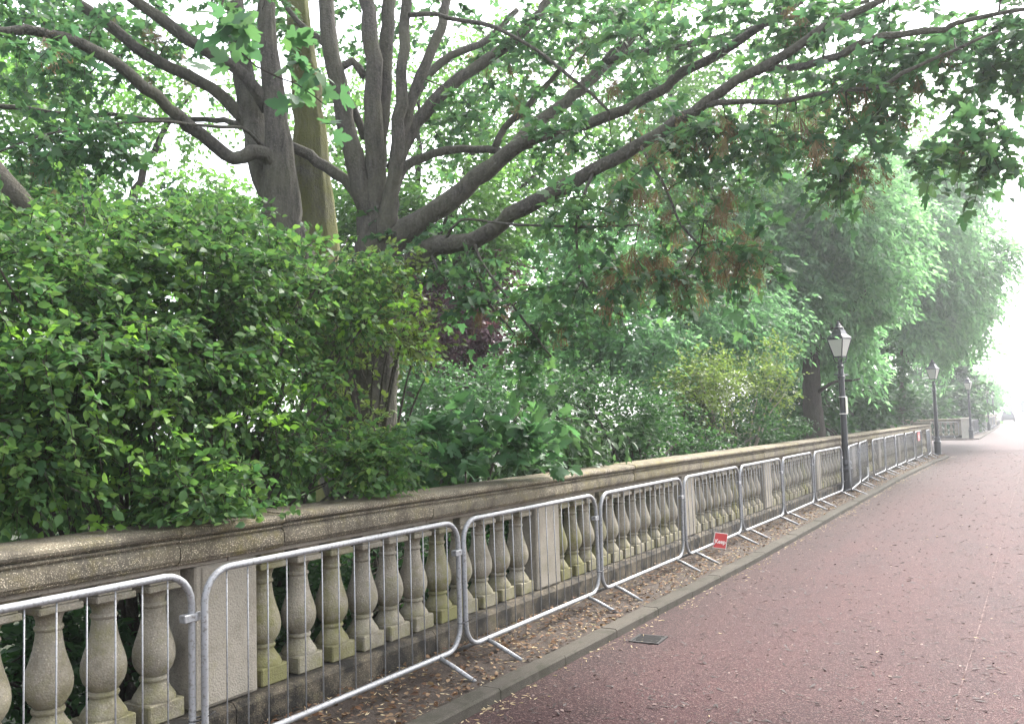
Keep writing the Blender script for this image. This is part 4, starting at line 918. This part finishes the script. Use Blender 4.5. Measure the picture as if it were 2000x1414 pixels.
plant('long_leaved_tree', 'farther long-leaved tree overhanging the road beyond the second lamp', 'tree', WT, gpt(1755, 850, 47), [(1840, 410, 65, 65, 44, 3), (1790, 350, 70, 60, 43, 3), (1855, 510, 60, 70, 45, 3), (1810, 540, 90, 70, 44, 3), (1865, 600, 55, 45, 48, 2.5), (1790, 620, 70, 35, 46, 2.5), (1760, 500, 80, 80, 44, 3), (1850, 340, 60, 50, 44, 3), (1885, 500, 40, 60, 47, 2.5), (1893, 610, 35, 50, 49, 2.5), (1865, 670, 40, 25, 50, 2, .6), (1790, 430, 60, 80, 40, 2.5), (1760, 380, 80, 70, 42, 3), (1740, 600, 60, 50, 43, 2.5)], 300, None, LANCE, M['weeping_leaf'], .3, 5, .9, 2, .2, droop=.5, ang=50, max_draw=120, down=-.3, shell=.2, clump=14, csg=.34, cull=(-4.5, 4.5))
plant('dark_evergreen', 'dark evergreen bush behind the far balustrade between the second and third lamps', 'shrub', None, gpt(1830, 850, 68), [(1820, 770, 60, 50, 68, 3), (1860, 760, 45, 60, 70, 3), (1780, 790, 50, 40, 62, 3, .7), (1840, 720, 50, 40, 72, 3)], 260, None, OVATE, M['dark_leaf'], .34, 4, .9, 2, .2, None, .2, max_draw=40)
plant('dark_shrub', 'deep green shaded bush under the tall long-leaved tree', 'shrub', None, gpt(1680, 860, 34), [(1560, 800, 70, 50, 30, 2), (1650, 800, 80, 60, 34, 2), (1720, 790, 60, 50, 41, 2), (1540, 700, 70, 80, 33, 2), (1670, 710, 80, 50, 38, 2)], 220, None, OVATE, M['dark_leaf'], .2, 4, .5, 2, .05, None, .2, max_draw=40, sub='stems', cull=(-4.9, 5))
plant('broadleaf_tree', 'sunlit yellow-green tree far away beside the fourth lamp', 'tree', None, gpt(1915, 830, 105), [(1915, 790, 18, 22, 105, 3), (1905, 740, 22, 30, 108, 4), (1925, 760, 14, 20, 108, 3)], 120, None, OVATE, M['bright_leaf'], .4, 4, 1.1, 2, .2, max_draw=30)
# leaning limbs of a tree out of frame on the left
lt = empty('leaning_tree', tuple(gpt(-330, 300, 7.2)), 0, 'tree mostly out of frame at left with bare limbs reaching into the shrub', 'tree')
for pts in ([(-330, 1100, 6.3, 60), (-320, 500, 6.3, 50), (-260, 200, 6.3, 34), (-100, 240, 6.3, 22), (0, 345, 6.2, 22), (40, 388, 6.1, 20), (105, 460, 6.1, 16), (200, 560, 6.3, 8)],
            [(-300, 420, 6.3, 24), (-120, 470, 6.3, 16), (0, 495, 6.3, 12), (70, 520, 7, 8), (160, 580, 6.9, 4)], [(60, 410, 6.3, 6), (130, 500, 6.3, 4), (200, 560, 6.3, 3)]):
    P, r = px_limb(pts); Q, r = smooth_path(P, r, .15); m = MB(); m.tube(Q, r, 9, bump=.02); at_root(m.obj('limb', M['bark_dark'], lt, None, True), lt)
# far wood that reads as one mass
LVw = Leaves(); wb = [(x, 700+rng.normal(0, 25), 130, 190, 30+6*math.sin(x/170.), 2.5, 1) for x in range(-300, 1500, 120)]+[(x, 930, 140, 60, 13, 1.2, .5) for x in range(-250, 900, 160)]
P, C = blob_points(wb, 420, .2); LVw.spray(P, nrm(P-C+rng.normal(0, .6, P.shape)), .7, 4, .2, 60, .25, .6)
leaf_object('woodland', LVw.arrays(), OVATE, M['back_leaf'], None)

# ------------------------------------------------------------------ litter
def scatter(name, pts, tmpl, mat, smin, smax, up=.9, zoff=.008):
    n = len(pts); L = Leaves(); a = rng.uniform(0, 2*math.pi, n)
    L.add(pts+np.array([0, 0, zoff]), np.stack([np.cos(a), np.sin(a), rng.normal(0, .15, n)], 1), np.array([0, 0, 1.])*up+rng.normal(0, .3, (n, 3)), rng.uniform(smin, smax, n))
    return leaf_object(name, L.arrays(False), tmpl, mat, None)
KY = np.array([p[1] for p in KERB]); KX = np.array([p[0] for p in KERB])
def kx(y): return np.interp(y, KY, KX)
def along(n, y0, y1, p=1.6): return y0+(y1-y0)*rng.uniform(0, 1, n)**p
y = along(7500, 2, 39); x = kx(y)-.16-rng.uniform(0, .8, len(y)); scatter('fallen_leaves', np.stack([x, y, np.full_like(x, .058)+rng.uniform(0, .02, len(x))], 1), OVATE, M['litter'], .02, .06)
y = along(2600, 2, 39); x = kx(y)-.16-rng.uniform(0, 1, len(y))**1.2*.8; scatter('fallen_seeds', np.stack([x, y, np.full_like(x, .066)], 1), SAM, M['pale_bits'], .025, .05)
y = along(1500, 2.5, 39); x = kx(y)+.02+rng.exponential(.07, len(y)); ok = rng.uniform(0, 1, len(y)) < .35+.65*(np.sin(y*3.1)+np.sin(y*7.7+1) > .3); scatter('gutter_seeds', np.stack([x, y, np.zeros_like(x)], 1)[ok], SAM, M['pale_bits'], .025, .05)
y = along(9000, 2.5, 45, 1.4); x = kx(y)+rng.uniform(.1, 4.2, len(y)); scatter('dark_road_litter', np.stack([x, y, np.zeros_like(x)], 1), SAM, M['grit_dark'], .025, .085, 1.5, .004)
y = along(8000, 2.5, 45, 1.4); x = kx(y)+rng.uniform(.1, 4.2, len(y)); scatter('pale_road_litter', np.stack([x, y, np.zeros_like(x)], 1), DIA, M['grit_pale'], .012, .036, 1.5, .004)
y = along(110, 3.5, 30, 1.4); x = kx(y)+rng.uniform(.1, 3.6, len(y)); scatter('road_leaves', np.stack([x, y, np.zeros_like(x)], 1), SAM, M['pale_bits'], .025, .05, 1.5, .005)

# ------------------------------------------------------------------ haze
m = MB(); m.box(-490, 490, -490, 490, -1.3, 30); hz = m.obj('haze', None); tag(hz, kind='stuff')
hm = bpy.data.materials.new('haze_air'); hm.use_nodes = True; ht = hm.node_tree; ht.nodes.clear()
ho = ht.nodes.new('ShaderNodeOutputMaterial'); hv = ht.nodes.new('ShaderNodeVolumePrincipled')
hv.inputs['Color'].default_value = (.93, .96, 1, 1); hv.inputs['Density'].default_value = .0014; hv.inputs['Anisotropy'].default_value = .55
ht.links.new(hv.outputs[0], ho.inputs['Volume']); hz.data.materials.append(hm)
